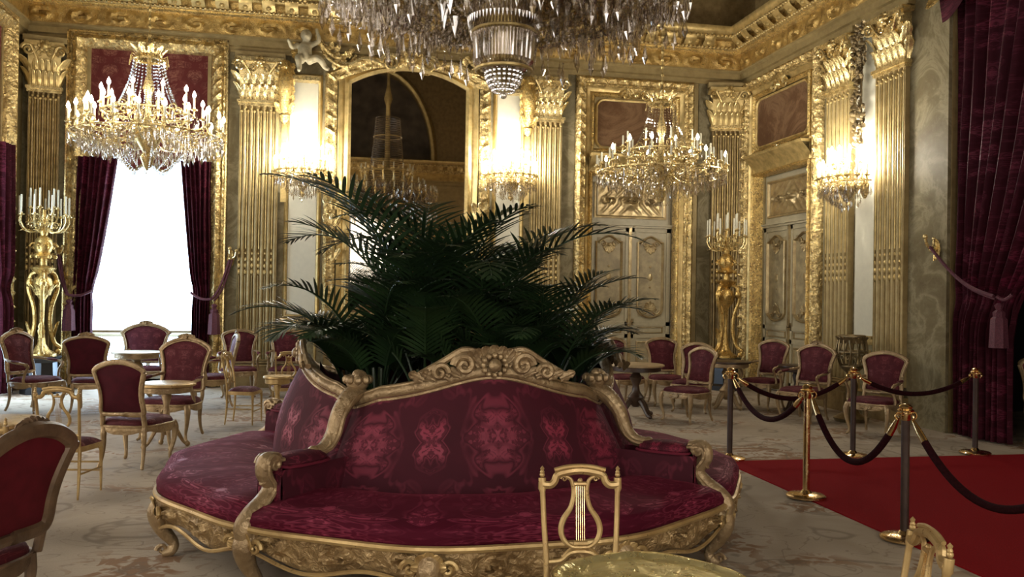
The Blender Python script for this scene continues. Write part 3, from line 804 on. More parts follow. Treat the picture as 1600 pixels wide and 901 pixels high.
# ---- pilasters
def capital_mesh(w):
    g = G(); hw = w/2; z0 = 0; h = 0.74
    g.add([(-hw*0.86, 0, 0), (-hw*0.86, -0.13, 0), (hw*0.86, -0.13, 0), (hw*0.86, 0, 0), (-hw*0.98, 0, h-0.08), (-hw*0.98, -0.2, h-0.08), (hw*0.98, -0.2, h-0.08), (hw*0.98, 0, h-0.08)],
          [(0, 1, 5, 4), (1, 2, 6, 5), (2, 3, 7, 6), (4, 5, 6, 7), (0, 3, 2, 1)])
    n = 5
    for i in range(n):
        x = (-1+2*(i+0.5)/n)*hw*0.86; g.leaf((x, -0.13, 0.0), (0, 0, 1), (0, -1, 0), w/n*1.15, 0.30, 0.45)
    for i in range(n-1):
        x = (-1+2*(i+1)/n)*hw*0.86; g.leaf((x, -0.13, 0.1), (0.0, 0, 1), (0, -1, 0), w/n*1.1, 0.40, 0.42)
    for s_ in (-1, 1):
        g.leaf((s_*hw*0.86, -0.08, 0.02), (0.15*s_, 0, 1), (s_*0.8, -0.6, 0), 0.14, 0.34, 0.4)
        g.leaf((s_*hw*0.8, -0.12, 0.2), (0.35*s_, 0, 1), (s_*0.7, -0.7, 0), 0.16, 0.36, 0.4)
        g.spiral((s_*hw*0.93, -0.24, 0.58), (s_, -0.3, 0), (0, 0, 1), 0.105, 1.7, 0.03, 6, 22)
        g.spiral((s_*hw*0.3, -0.2, 0.55), (-s_, 0, 0), (0, 0, 1), 0.08, 1.5, 0.022, 6, 18)
        g.tube(catm([(s_*hw*0.35, -0.15, 0.3), (s_*hw*0.45, -0.2, 0.46), (s_*hw*0.8, -0.24, 0.66)], 5), 0.022, 6)
    g.ball((0, -0.25, 0.66), 0.07, 8, 6); 
    for k in range(6): g.ball((0.075*math.cos(k*PI/3), -0.25, 0.66+0.075*math.sin(k*PI/3)), 0.035, 6, 4)
    ab = [(-hw*1.12, h), (hw*1.12, h), (hw*1.16, h-0.035), (hw*1.06, h-0.08), (-hw*1.06, h-0.08), (-hw*1.16, h-0.035)]
    g.prism(ab[::-1], -0.25, 0.0)
    return g
def pilaster(x, w, loc, rz, label, z0=0.0, zt=5.08, dark=False, rot=0.0, dy=0.0):
    if rot or dy:
        mat = Matrix.Rotation(rz, 4, 'Z'); p = Vector(loc)+mat @ Vector((x, dy, 0)); root = thing('pilaster', label, 'pilaster', tuple(p), rz+rot, 'gilt fluted pilasters'); X = 0
    else:
        mat = Matrix.Rotation(rz, 4, 'Z'); p = Vector(loc)+mat @ Vector((x, 0, 0)); root = thing('pilaster', label, 'pilaster', tuple(p), rz, 'gilt fluted pilasters')
    hw = w/2
    g = G(); n = 6
    def prof(u):
        x_ = (u*2-1)*hw; k = u*n*2; ph = (k % 2)
        e = min(u, 1-u)*n*2
        d = 0.12 if (e < 0.35) else 0.12-0.045*max(0, math.sin(ph*PI)) if ph < 1 else 0.12+0.012*math.sin((ph-1)*PI)
        return x_, -d
    def fn(u, v):
        x_, y_ = prof(u)
        return (x_, y_, 1.98+(zt-0.1-1.98)*v)
    g.grid(fn, 96, 1)
    def fn2(u, v):
        x_ = (u*2-1)*hw; k = u*n*2; ph = (k % 2)
        d = 0.12-0.045*math.sin(ph*PI) if ph < 1 else 0.12+0.012*math.sin((ph-1)*PI)
        # cabled lower flutes
        if ph < 1 and 0.2 < ph < 0.8: d = 0.105+0.03*math.sin((ph-0.2)/0.6*PI)
        return (x_, -d, 0.5+1.48*v)
    g.grid(fn2, 120, 1)
    for s_ in (-1, 1): g.box(s_*hw-0.004, s_*hw+0.004, -0.125, 0, 0.5, zt-0.08)
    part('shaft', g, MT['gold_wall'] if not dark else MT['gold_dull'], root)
    g = G()
    for i in range(n):
        x_ = (-1+2*(i+0.25)/n)*hw
        for k in range(4): g.ball((x_, -0.115, 2.04+0.11*k), 0.032-0.004*k, 6, 4, (0.9, 0.5, 1.5))
        g.tube([(x_, -0.118, 2.45), (x_, -0.118, zt-0.2)], 0.012, 5); g.ball((x_, -0.12, zt-0.2), 0.026, 6, 4)
        g.ball((x_+hw/n*1.0, -0.135, zt-0.16), 0.02, 6, 4)
    part('flute_ornaments', g, MT['gold'], root)
    g = G(); g.box(-hw-0.03, hw+0.03, -0.16, 0, zt-0.1, zt-0.05); g.box(-hw-0.05, hw+0.05, -0.18, 0, zt-0.05, zt-0.0)
    part('necking', g, MT['gold_bright'], root, False)
    g = G(); g.box(-hw-0.08, hw+0.08, -0.22, 0, 0, 0.3); g.box(-hw-0.05, hw+0.05, -0.18, 0, 0.3, 0.36)
    for z, r_ in ((0.38, 0.035), (0.44, 0.022), (0.48, 0.016)): g.tube([(-hw-0.03, -0.14, z), (hw+0.03, -0.14, z)], r_, 8)
    part('base', g, MT['gold_dull'], root, False)
    g = capital_mesh(w*1.12); g.v = [(a, b, c+zt) for a, b, c in g.v]
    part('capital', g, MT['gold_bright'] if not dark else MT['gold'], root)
    g = G(); g.box(-hw-0.1, hw+0.1, -0.16, 0, zt+0.75, zt+0.85)
    part('abacus_block', g, MT['gold_wall'], root, False)
    return root
pilaster(-1.47, 0.66, *BACK, 'gilt fluted pilaster between the window and the white sconce panel')
pilaster(3.77, 0.58, *BACK, 'gilt fluted pilaster between the right sconce panel and the back door')
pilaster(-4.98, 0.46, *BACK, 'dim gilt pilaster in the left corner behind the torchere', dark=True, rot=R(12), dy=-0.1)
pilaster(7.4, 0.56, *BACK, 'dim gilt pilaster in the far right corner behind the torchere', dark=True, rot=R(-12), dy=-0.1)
pilaster(-12.42, 0.66, *RIGHT, 'gilt fluted pilaster of the right wall beside the oblique door')
pilaster(-11.09, 0.68, *RIGHT, 'gilt fluted pilaster of the right wall nearest the marble pier')

# ---- white sconce panels
def white_panel(x0, x1, z0, z1, loc, rz, label):
    mat = Matrix.Rotation(rz, 4, 'Z'); c = (x0+x1)/2; p = Vector(loc)+mat @ Vector((c, 0, 0))
    root = thing('ivory_panel', label, 'wall panel', tuple(p), rz, 'ivory panels behind the sconces'); h = (x1-x0)/2
    g = G(); g.box(-h, h, -0.03, 0, z0, z1); part('ivory_field', g, MT['lacquer'], root, False)
    g = G(); frame(g, -h-0.01, h+0.01, z0-0.01, z1+0.01, [(0.01, 0.02), (0.0, 0.06), (-0.03, 0.075), (-0.06, 0.05), (-0.075, 0.0)]); part('gilt_surround', g, MT['gold'], root)
    g = G(); g.box(-h-0.32, -h-0.08, -0.02, 0, z0, 5.93); g.box(h+0.08, h+0.32, -0.02, 0, z0, 5.93); g.box(-h-0.08, h+0.08, -0.02, 0, z1+0.08, 5.93) 
    part('marble_border', g, MT['marble2'], root, False)
white_panel(-0.95, -0.46, 1.3, 5.55, *BACK, 'ivory wall panel behind the sconce left of the mirror')
white_panel(2.83, 3.28, 1.3, 5.55, *BACK, 'ivory wall panel behind the sconce right of the mirror')
g = G(); g.box(-12.0, -11.5, -0.06, 0, 1.18, 5.93); o = part('ivory_panel', g, MT['lacquer'], None, False); o.location = RIGHT[0]; o.rotation_euler = (0, 0, RIGHT[1])
tag(o, 'ivory strip between the two right wall pilasters', 'wall panel', 'ivory panels behind the sconces')

# ---- the big arched mirror
def arch_path(x0, x1, z0, zs, rise, n=22):
    hw = (x1-x0)/2; c = (x0+x1)/2; pts = [(x0, z0), (x0, zs)]
    Rr = (hw*hw+rise*rise)/(2*rise); a = math.asin(hw/Rr)
    for i in range(1, n): 
        t = -a+2*a*i/n; pts.append((c+Rr*math.sin(t), zs+rise-Rr+Rr*math.cos(t)))
    pts += [(x1, zs), (x1, z0)]
    return pts
mr = thing('arched_mirror', 'huge arched mirror in a carved gilt frame reflecting the dim room', 'mirror', (1.17, YB, 0), 0)
pth = arch_path(-1.06, 1.08, 1.32, 5.52, 0.3)
g = G(); g.prism(pth, -0.03, -0.02); part('mirror_glass', g, MT['mirror'], mr, False)
g = G(); g.moulding(pth, [(-0.02, 0.03), (-0.02, 0.07), (0.03, 0.09), (0.06, 0.06), (0.1, 0.05), (0.16, 0.1), (0.2, 0.13), (0.22, 0.10), (0.22, 0.0)], True, 0.06, None)
part('inner_frame', g, MT['gold'], mr)
pth2 = arch_path(-1.29, 1.31, 1.32, 5.52, 0.34)
g = G(); g.moulding(pth2, [(0.0, 0.0), (0.0, 0.12), (0.04, 0.14), (0.08, 0.11), (0.12, 0.12), (0.16, 0.14), (0.2, 0.11), (0.22, 0.06), (0.22, 0.0)], False, 0.05, lambda s, v: 0.06*leafy(s, v, 0.24)*(1 if 0.3 < v < 0.85 else 0))
part('carved_border', g, MT['gold_carved'], mr)
g = G()
for k in range(-5, 6):
    a = k*0.3; g.leaf((0.04*k, -0.1, 5.88), (math.sin(a), 0, math.cos(a)), (0, -1, 0), 0.14, 0.34-0.02*abs(k), 0.2)
for q_ in (-1, 1):
    g.spiral((q_*0.35, -0.16, 5.9), (q_, 0, 0), (0, 0, 1), 0.17, 1.6, 0.045, 6, 22)
    g.tube(catm([(q_*0.45, -0.12, 5.86), (q_*0.8, -0.15, 5.95), (q_*1.1, -0.14, 5.82), (q_*1.35, -0.12, 5.9)], 6), 0.045, 6)
    for k in range(5): g.leaf((q_*(0.55+0.18*k), -0.1, 5.84-0.01*k*k), (q_*0.6, 0, 0.8), (0, -1, 0), 0.12, 0.22, 0.2)
g.ball((0, -0.18, 5.98), 0.11); part('crest', g, MT['gold_bright'], mr)
# corner acanthus on the frame, lower part
g = G()
for q_ in (-1, 1):
    for z in (2.3, 2.6, 2.9, 3.2): 
        for k in (-1, 0, 1): g.leaf((q_*1.35+k*0.05, -0.12, z), (0.5*k, 0, 1), (0, -1, 0), 0.11, 0.26, 0.2)
part('side_foliage', g, MT['gold_bright'], mr)
# chimney breast below (behind the palms)
fp = thing('chimneypiece', 'pale marble chimneypiece under the mirror, behind the palms', 'fireplace', (1.17, YB, 0), 0)
g = G(); g.box(-1.25, 1.25, -0.42, 0, 1.14, 1.24); g.box(-1.2, 1.2, -0.36, 0, 1.0, 1.14); part('mantel_shelf', g, MT['marble2'], fp, False)
g = G(); g.box(-1.15, -0.75, -0.34, 0, 0, 1.0); g.box(0.75, 1.15, -0.34, 0, 0, 1.0); g.box(-0.75, 0.75, -0.3, 0, 0.78, 1.0); part('jambs', g, MT['marble2'], fp, False)
g = G(); g.box(-0.75, 0.75, -0.05, 0, 0, 0.78); part('firebox', g, MT['black'], fp, False)

# ---- cherubs, corbels and the festoon
def figure(g, k=1.0, side=1):
    s = side
    g.tube(catm([(0, 0, 0), (0.0, -0.02, 0.12), (0, 0, 0.26), (0, 0, 0.34)], 4), lerp_list([0.11, 0.125, 0.12, 0.05], 13), 12)
    g.ball((0.02*s, -0.03, 0.43), 0.10, 12, 10, (0.9, 0.95, 1.05)); g.ball((0.02*s, 0.0, 0.46), 0.105, 12, 8)
    g.ball((0.02*s, -0.125, 0.42), 0.018, 6, 5); 
    g.tube(catm([(-0.11*s, 0, 0.29), (-0.22*s, -0.05, 0.22), (-0.27*s, -0.14, 0.30)], 5), lerp_list([0.05, 0.042, 0.028], 11), 8)
    g.tube(catm([(0.11*s, 0, 0.29), (0.24*s, -0.02, 0.38), (0.2*s, -0.04, 0.54)], 5), lerp_list([0.05, 0.042, 0.028], 11), 8)
    g.ball((-0.28*s, -0.15, 0.31), 0.032, 8, 6); g.ball((0.2*s, -0.04, 0.56), 0.032, 8, 6)
    g.tube(catm([(-0.06*s, -0.02, 0.0), (-0.1*s, -0.2, 0.0), (-0.08*s, -0.22, -0.18), (-0.09*s, -0.26, -0.24)], 5), lerp_list([0.08, 0.068, 0.045, 0.03], 16), 8)
    g.tube(catm([(0.06*s, -0.02, 0.0), (0.24*s, -0.16, 0.02), (0.36*s, -0.12, -0.12), (0.42*s, -0.16, -0.15)], 5), lerp_list([0.08, 0.068, 0.045, 0.03], 16), 8)
def cherub(x, z, label, side):
    root = thing('cherub_statue', label, 'statue', (x, YB, z), 0, 'gilt plaster cherubs above the sconce panels')
    g = G(); g.T = Matrix.Translation((0, -0.24, 0)); figure(g, 1, side)
    o = part('body', g, MT['stone'], root)
    md = o.modifiers.new('join', 'REMESH'); md.mode = 'VOXEL'; md.voxel_size = 0.016; md.use_smooth_shade = True
    g = G()
    for k in range(5): g.leaf((0.04*side, -0.12, 0.2), (-side*0.9, 0, 0.5-0.3*k), (0, -1, 0), 0.12, 0.34, 0.2)
    part('wing', g, MT['gold_fine'], root)
    g = G()
    g.tube(catm([(0.2*side, -0.22, 0.5), (0.35*side, -0.2, 0.25), (0.62*side, -0.16, 0.12), (0.85*side, -0.14, 0.3)], 8), 0.05, 8)
    g.tube(catm([(0.2*side, -0.2, 0.5), (0.4*side, -0.2, 0.1), (0.7*side, -0.16, -0.02), (0.9*side, -0.12, 0.2)], 8), 0.03, 8)
    for k in range(9): g.leaf((side*(0.25+0.07*k), -0.2, 0.3-0.02*k), (math.sin(k*2.1)*0.7, 0, math.cos(k*1.7)), (0, -1, 0), 0.1, 0.16, 0.25)
    part('garland', g, MT['gold_carved'], root)
    g = G(); g.box(-0.26, 0.26, -0.28, -0.03, -0.34, -0.28); part('ledge', g, MT['gold_bright'], root, False)
    return root
cherub(-0.70, 5.80, 'pale gilt cherub seated above the sconce panel left of the mirror', 1)
cherub(3.05, 5.80, 'gilt cherub half hidden by the crystal chandelier right of the mirror', -1)
def corbel(x, label, s):
    root = thing('corbel', label, 'corbel', (x, YB, 0), 0, 'carved gilt corbels beside the pilasters')
    g = G()
    g.spiral((0, -0.22, 5.62), (0, -1, 0), (0, 0, 1), 0.15, 1.5, 0.06, 8, 22)
    g.tube(catm([(0, -0.1, 5.75), (0.02*s, -0.28, 5.4), (0, -0.2, 5.05), (0, -0.1, 4.85)], 6), lerp_list([0.12, 0.13, 0.09, 0.05], 19), 10)
    for k in range(6): 
        for q in (-1, 0, 1): g.leaf((0.06*q, -0.16, 4.86+0.14*k), (0.4*q, 0, 1), (0.3*q, -1, 0), 0.13, 0.24, 0.35)
    g.lathe([(0.0, 4.68), (0.07, 4.74), (0.1, 4.84), (0.05, 4.88)], (0, -0.1, 0), 12)
    part('scroll_bracket', g, MT['gold_fine'], root)
    g = G(); g.box(-0.05, 0.05, -0.07, 0, 3.3, 4.7); part('strip', g, MT['gold'], root, False)
corbel(-1.06+0.02, 'carved scroll corbel left of the left sconce panel', 1)
corbel(3.40, 'carved scroll corbel right of the right sconce panel', -1)
fs = thing('festoon', 'dark gilt trophy of flowers hanging between the right wall pilasters', 'carving', (XR-0.1, 11.74, 0), -PI/2)
g = G(); rnd = random.Random(5)
for i in range(150):
    z = 4.0+1.85*rnd.random(); wd = 0.05+0.11*abs(math.sin((z-4.0)*2.6+0.4))*min(1, (z-3.9)*2)
    x = (rnd.random()*2-1)*wd; a = rnd.random()*2*PI
    if i % 3: g.leaf((x, -0.08, z), (math.cos(a), 0, math.sin(a)), (0, -1, 0), 0.07, 0.11, 0.5, n=5)
    else: g.ball((x, -0.1-rnd.random()*0.05, z), 0.022+rnd.random()*0.018, 6, 4)
g.tube([(0, -0.06, 3.85), (0, -0.06, 5.9)], 0.02, 6); part('flower_drop', g, MT['bronze'], fs)

# ================================================================== LIGHT FITTINGS
def drop(g, p, L=0.12, r=0.016, seg=5):
    x, y, z = p; vs = [(x, y, z), (x, y, z-L)]
    for k in range(seg):
        a = 2*PI*k/seg; vs.append((x+r*math.cos(a), y+r*math.sin(a), z-L*0.68))
    fs = []
    for k in range(seg):
        a, b = 2+k, 2+(k+1) % seg; fs.append((0, a, b)); fs.append((1, b, a))
    g.add(vs, fs)
def beads(g, pts, r=0.012, gap=0.035):
    pts = [Vector(p) for p in pts]
    for a, b in zip(pts, pts[1:]):
        n = max(1, int((b-a).length/gap))
        for i in range(n):
            p = a.lerp(b, i/n); g.add([(p.x, p.y, p.z+r), (p.x+r, p.y, p.z), (p.x, p.y+r, p.z), (p.x-r, p.y, p.z), (p.x, p.y-r, p.z), (p.x, p.y, p.z-r)],
                                      [(0, 1, 2), (0, 2, 3), (0, 3, 4), (0, 4, 1), (5, 2, 1), (5, 3, 2), (5, 4, 3), (5, 1, 4)])
def link(name, me, parent, loc=(0, 0, 0), rz=0):
    o = bpy.data.objects.new(name, me); COL.objects.link(o); o.parent = parent; o.location = loc; o.rotation_euler = (0, 0, rz); return o
def arm_mesh(r0, z0, r1, z1, rad=0.013):
    g = G(); pts = catm([(r0, 0, z0), (r0+(r1-r0)*0.3, 0, z0-0.12), (r0+(r1-r0)*0.75, 0, z0-0.10), (r1, 0, z1-0.10), (r1, 0, z1)], 5)
    g.tube(pts, rad, 6); g.spiral((r0+(r1-r0)*0.45, 0, z0-0.02), (1, 0, 0), (0, 0, 1), 0.07, 1.2, 0.009, 5, 12)
    g.lathe([(0.012, 0), (0.045, 0.012), (0.05, 0.025), (0.02, 0.03), (0.022, 0.05)], (r1, 0, z1), 10)
    g.leaf((r0+(r1-r0)*0.6, 0, z0-0.1), (1, 0, 0.2), (0, 0, -1), 0.06, 0.16, 0.3)
    return g.mesh('arm', MT['gold_bright'])
def candle_mesh(h=0.15, r=0.015, m='candle'):
    g = G(); g.lathe([(r, 0), (r, h), (r*0.5, h+0.006)], (0, 0, 0), 8); return g.mesh('candle', MT[m])
def bulb_mesh(m, k=1.0):
    g = G(); g.lathe([(0.0, 0), (0.016*k, 0.012*k), (0.021*k, 0.03*k), (0.013*k, 0.055*k), (0.0, 0.08*k)], (0, 0, 0), 8, cap=False); return g.mesh('bulb', MT[m])
CM = candle_mesh(); BM = bulb_mesh('bulb', 1.25); BMS = bulb_mesh('bulb_sconce', 1.2); CMT = candle_mesh(0.3, 0.014)
DM = None
def crystal_drop_mesh(mat='crystal', L=0.15, r=0.019):
    g = G(); drop(g, (0, 0, 0), L, r, 6); g.ball((0, 0, 0.01), 0.010, 5, 3); return g.mesh('crystal_drop', MT[mat], smooth=False)
def chandelier(loc, label, seed=1, lit=1.0):
    rnd = random.Random(seed)
    root = thing('crystal_chandelier', label, 'chandelier', loc, 0, 'crystal chandeliers with lit candle bulbs')
    # local z = world z - 3.9
    g = G(); g.lathe([(0.0, -0.55), (0.05, -0.5), (0.10, -0.36), (0.06, -0.3), (0.16, -0.15), (0.22, 0.0), (0.12, 0.06), (0.05, 0.2), (0.04, 0.5), (0.08, 0.6), (0.03, 0.8), (0.03, 1.1), (0.06, 1.2), (0.02, 1.3)], (0, 0, 0), 16)
    for r_, z_ in ((0.26, 0.02), (0.98, -0.07), (0.60, 0.25)): g.tube([(r_*math.cos(a*PI/18), r_*math.sin(a*PI/18), z_) for a in range(36)], 0.014, 6, True)
    part('stem', g, MT['gold_bright'], root)
    g = G()
    for i in range(10):
        a = i*PI/5
        g.leaf((0.13*math.cos(a), 0.13*math.sin(a), 1.0), (0.35*math.cos(a), 0.35*math.sin(a), 1), (math.cos(a), math.sin(a), 0), 0.1, 0.22, 0.4)
        g.tube([(0.14*math.cos(a), 0.14*math.sin(a), 1.0), (0.24*math.cos(a), 0.24*math.sin(a), 1.06), (0.26*math.cos(a), 0.26*math.sin(a), 0.92)], 0.01, 5)
    g.tube([(0.2*math.cos(a*PI/12), 0.2*math.sin(a*PI/12), 1.0) for a in range(24)], 0.018, 6, True)
    part('crown', g, MT['gold_bright'], root)
    g = G(); g.tube([(0, 0, 1.3), (0, 0, H2-loc[2])], 0.012, 6)
    for i in range(int((H2-loc[2]-1.3)/0.12)): g.ball((0, 0, 1.35+0.12*i), 0.025, 6, 4, (1, 1, 1.4))
    part('chain', g, MT['gold'], root)
    tiers = [(20, 1.0, 0.0, -0.05), (14, 0.80, 0.14, 0.12), (10, 0.60, 0.34, 0.34)]
    for n, rr_, z1, z0 in tiers:
        am = arm_mesh(0.2, z0, rr_, z1)
        for i in range(n):
            a = 2*PI*(i+0.3)/n; link('arm', am, root, (0, 0, 0), a)
            x, y = rr_*math.cos(a), rr_*math.sin(a)
            c = link('candle', CM, root, (x, y, z1+0.04))
            if rnd.random() < lit: link('bulb', BM, c, (0, 0, 0.15))
    DMm = crystal_drop_mesh()
    n = 0
    for (cnt, rr_, zt) in ((40, 1.0, -0.12), (28, 0.82, -0.2), (20, 0.55, -0.28)):
        for i in range(cnt):
            a = 2*PI*i/cnt; link('crystal_drop', DMm, root, (rr_*math.cos(a), rr_*math.sin(a), zt-0.02*(i % 2)), rnd.random())
    g = G()
    for i in range(26):                       # bead tent below the crown
        a = 2*PI*i/26; c, s_ = math.cos(a), math.sin(a)
        beads(g, [((0.2+0.24*((k/8)**1.6))*c, (0.2+0.24*((k/8)**1.6))*s_, 0.98-0.72*k/8) for k in range(9)], 0.014, 0.032)
        a2 = a+0.12; beads(g, [((0.3+0.66*k/6)*math.cos(a2), (0.3+0.66*k/6)*math.sin(a2), 0.1-0.2*math.sin(k/6*PI)-0.14*k/6) for k in range(7)], 0.011, 0.04)
    for i in range(20):                       # swags between arms
        a0, a1 = 2*PI*i/20, 2*PI*(i+1)/20
        beads(g, [(1.0*math.cos(a0+(a1-a0)*k/5), 1.0*math.sin(a0+(a1-a0)*k/5), -0.05-0.1*math.sin(PI*k/5)) for k in range(6)], 0.011, 0.03)
    for i in range(420):
        r_ = 0.15+0.85*math.sqrt(rnd.random()); a = rnd.random()*2*PI
        drop(g, (r_*math.cos(a), r_*math.sin(a), -0.02-0.30*(1-r_)-0.12*rnd.random()), 0.12+0.05*rnd.random(), 0.015)
    for i in range(90):
        r_ = 0.3+0.5*rnd.random(); a = rnd.random()*2*PI; drop(g, (r_*math.cos(a), r_*math.sin(a), 0.3-0.35*(r_-0.3)+0.1*rnd.random()), 0.11, 0.013)
    for i in range(10):
        a = 2*PI*i/10; beads(g, [((0.5-0.44*k/6)*math.cos(a), (0.5-0.44*k/6)*math.sin(a), -0.28-0.30*math.sin(k/6*PI/2)) for k in range(7)], 0.012, 0.032)
    drop(g, (0, 0, -0.52), 0.16, 0.03); g.ball((0, 0, -0.55), 0.045, 8, 6)
    part('crystal_garlands', g, MT['crystal'], root, smooth=False, kind='stuff')
    return root
chandelier((-2.68, 12.8, 3.9), 'brightly lit crystal chandelier hanging in front of the window', 1, 1.0)
chandelier((4.88, 12.8, 3.72), 'crystal chandelier with few lit bulbs hanging before the back double door', 2, 0.32)

def sconce(loc, rz, label, group='lit crystal wall sconces'):
    rnd = random.Random(int(loc[0]*10)+7)
    root = thing('crystal_sconce', label, 'wall sconce', loc, rz, group)     # local: wall at y=0.3, room towards -y ; z 0 = ring level
    g = G(); g.tube(catm([(0, 0.34, 0.1), (0, 0.15, -0.12), (0, 0.0, -0.2), (0, -0.05, 0.0), (0, -0.02, 0.35)], 6), 0.03, 8)
    g.lathe([(0, -0.42), (0.05, -0.36), (0.03, -0.3), (0.12, -0.16), (0.16, -0.08), (0.05, 0.0), (0.03, 0.4), (0, 0.5)], (0, 0.05, 0), 14)
    g.tube([(0.46*math.cos(PI+PI*k/20), 0.46*math.sin(PI+PI*k/20)+0.12, -0.02) for k in range(21)], 0.013, 6)
    g.ball((0, 0.32, 0.0), 0.16, 12, 8, (0.7, 0.2, 1.5)); part('bracket', g, MT['gold_bright'], root)
    for n, rr_, z1, z0 in ((11, 0.48, 0.03, 0.0), (7, 0.34, 0.24, 0.18)):
        am = arm_mesh(0.08, z0, rr_, z1, 0.010)
        for i in range(n):
            a = PI+PI*(i+0.5)/n; link('arm', am, root, (0, 0.1, 0), a)
            c = link('candle', CM, root, (rr_*math.cos(a), 0.1+rr_*math.sin(a), z1+0.04)); link('bulb', BMS, c, (0, 0, 0.15))
    DMm = crystal_drop_mesh('crystal', 0.16, 0.02)
    for i in range(22):
        a = PI+PI*i/21; link('crystal_drop', DMm, root, (0.48*math.cos(a), 0.1+0.48*math.sin(a), -0.06-0.03*(i % 2)), rnd.random())
    g = G()
    for i in range(150):
        r_ = 0.08+0.38*math.sqrt(rnd.random()); a = PI+PI*rnd.random()
        drop(g, (r_*math.cos(a), 0.1+r_*math.sin(a), -0.02-0.38*(1-r_/0.46)-0.08*rnd.random()), 0.12, 0.015)
    for i in range(12):
        a = PI+PI*(i+0.5)/12
        beads(g, [((0.46-0.36*k/6)*math.cos(a), 0.1+(0.46-0.36*k/6)*math.sin(a), -0.08-0.32*math.sin(k/6*PI/2)) for k in range(7)], 0.012, 0.032)
        beads(g, [((0.06+0.28*k/6)*math.cos(a), 0.1+(0.06+0.28*k/6)*math.sin(a), 0.42-0.3*(k/6)) for k in range(7)], 0.011, 0.03)
    part('crystal_garlands', g, MT['crystal'], root, smooth=False, kind='stuff')
    return root
sconce((-0.70, 15.66, 3.78), 0, 'glaring lit crystal sconce left of the big mirror')
sconce((3.06, 15.66, 3.86), 0, 'glaring lit crystal sconce right of the big mirror')
sconce((7.42, 11.76, 3.48), -PI/2, 'glaring lit crystal sconce on the right wall between pilasters')

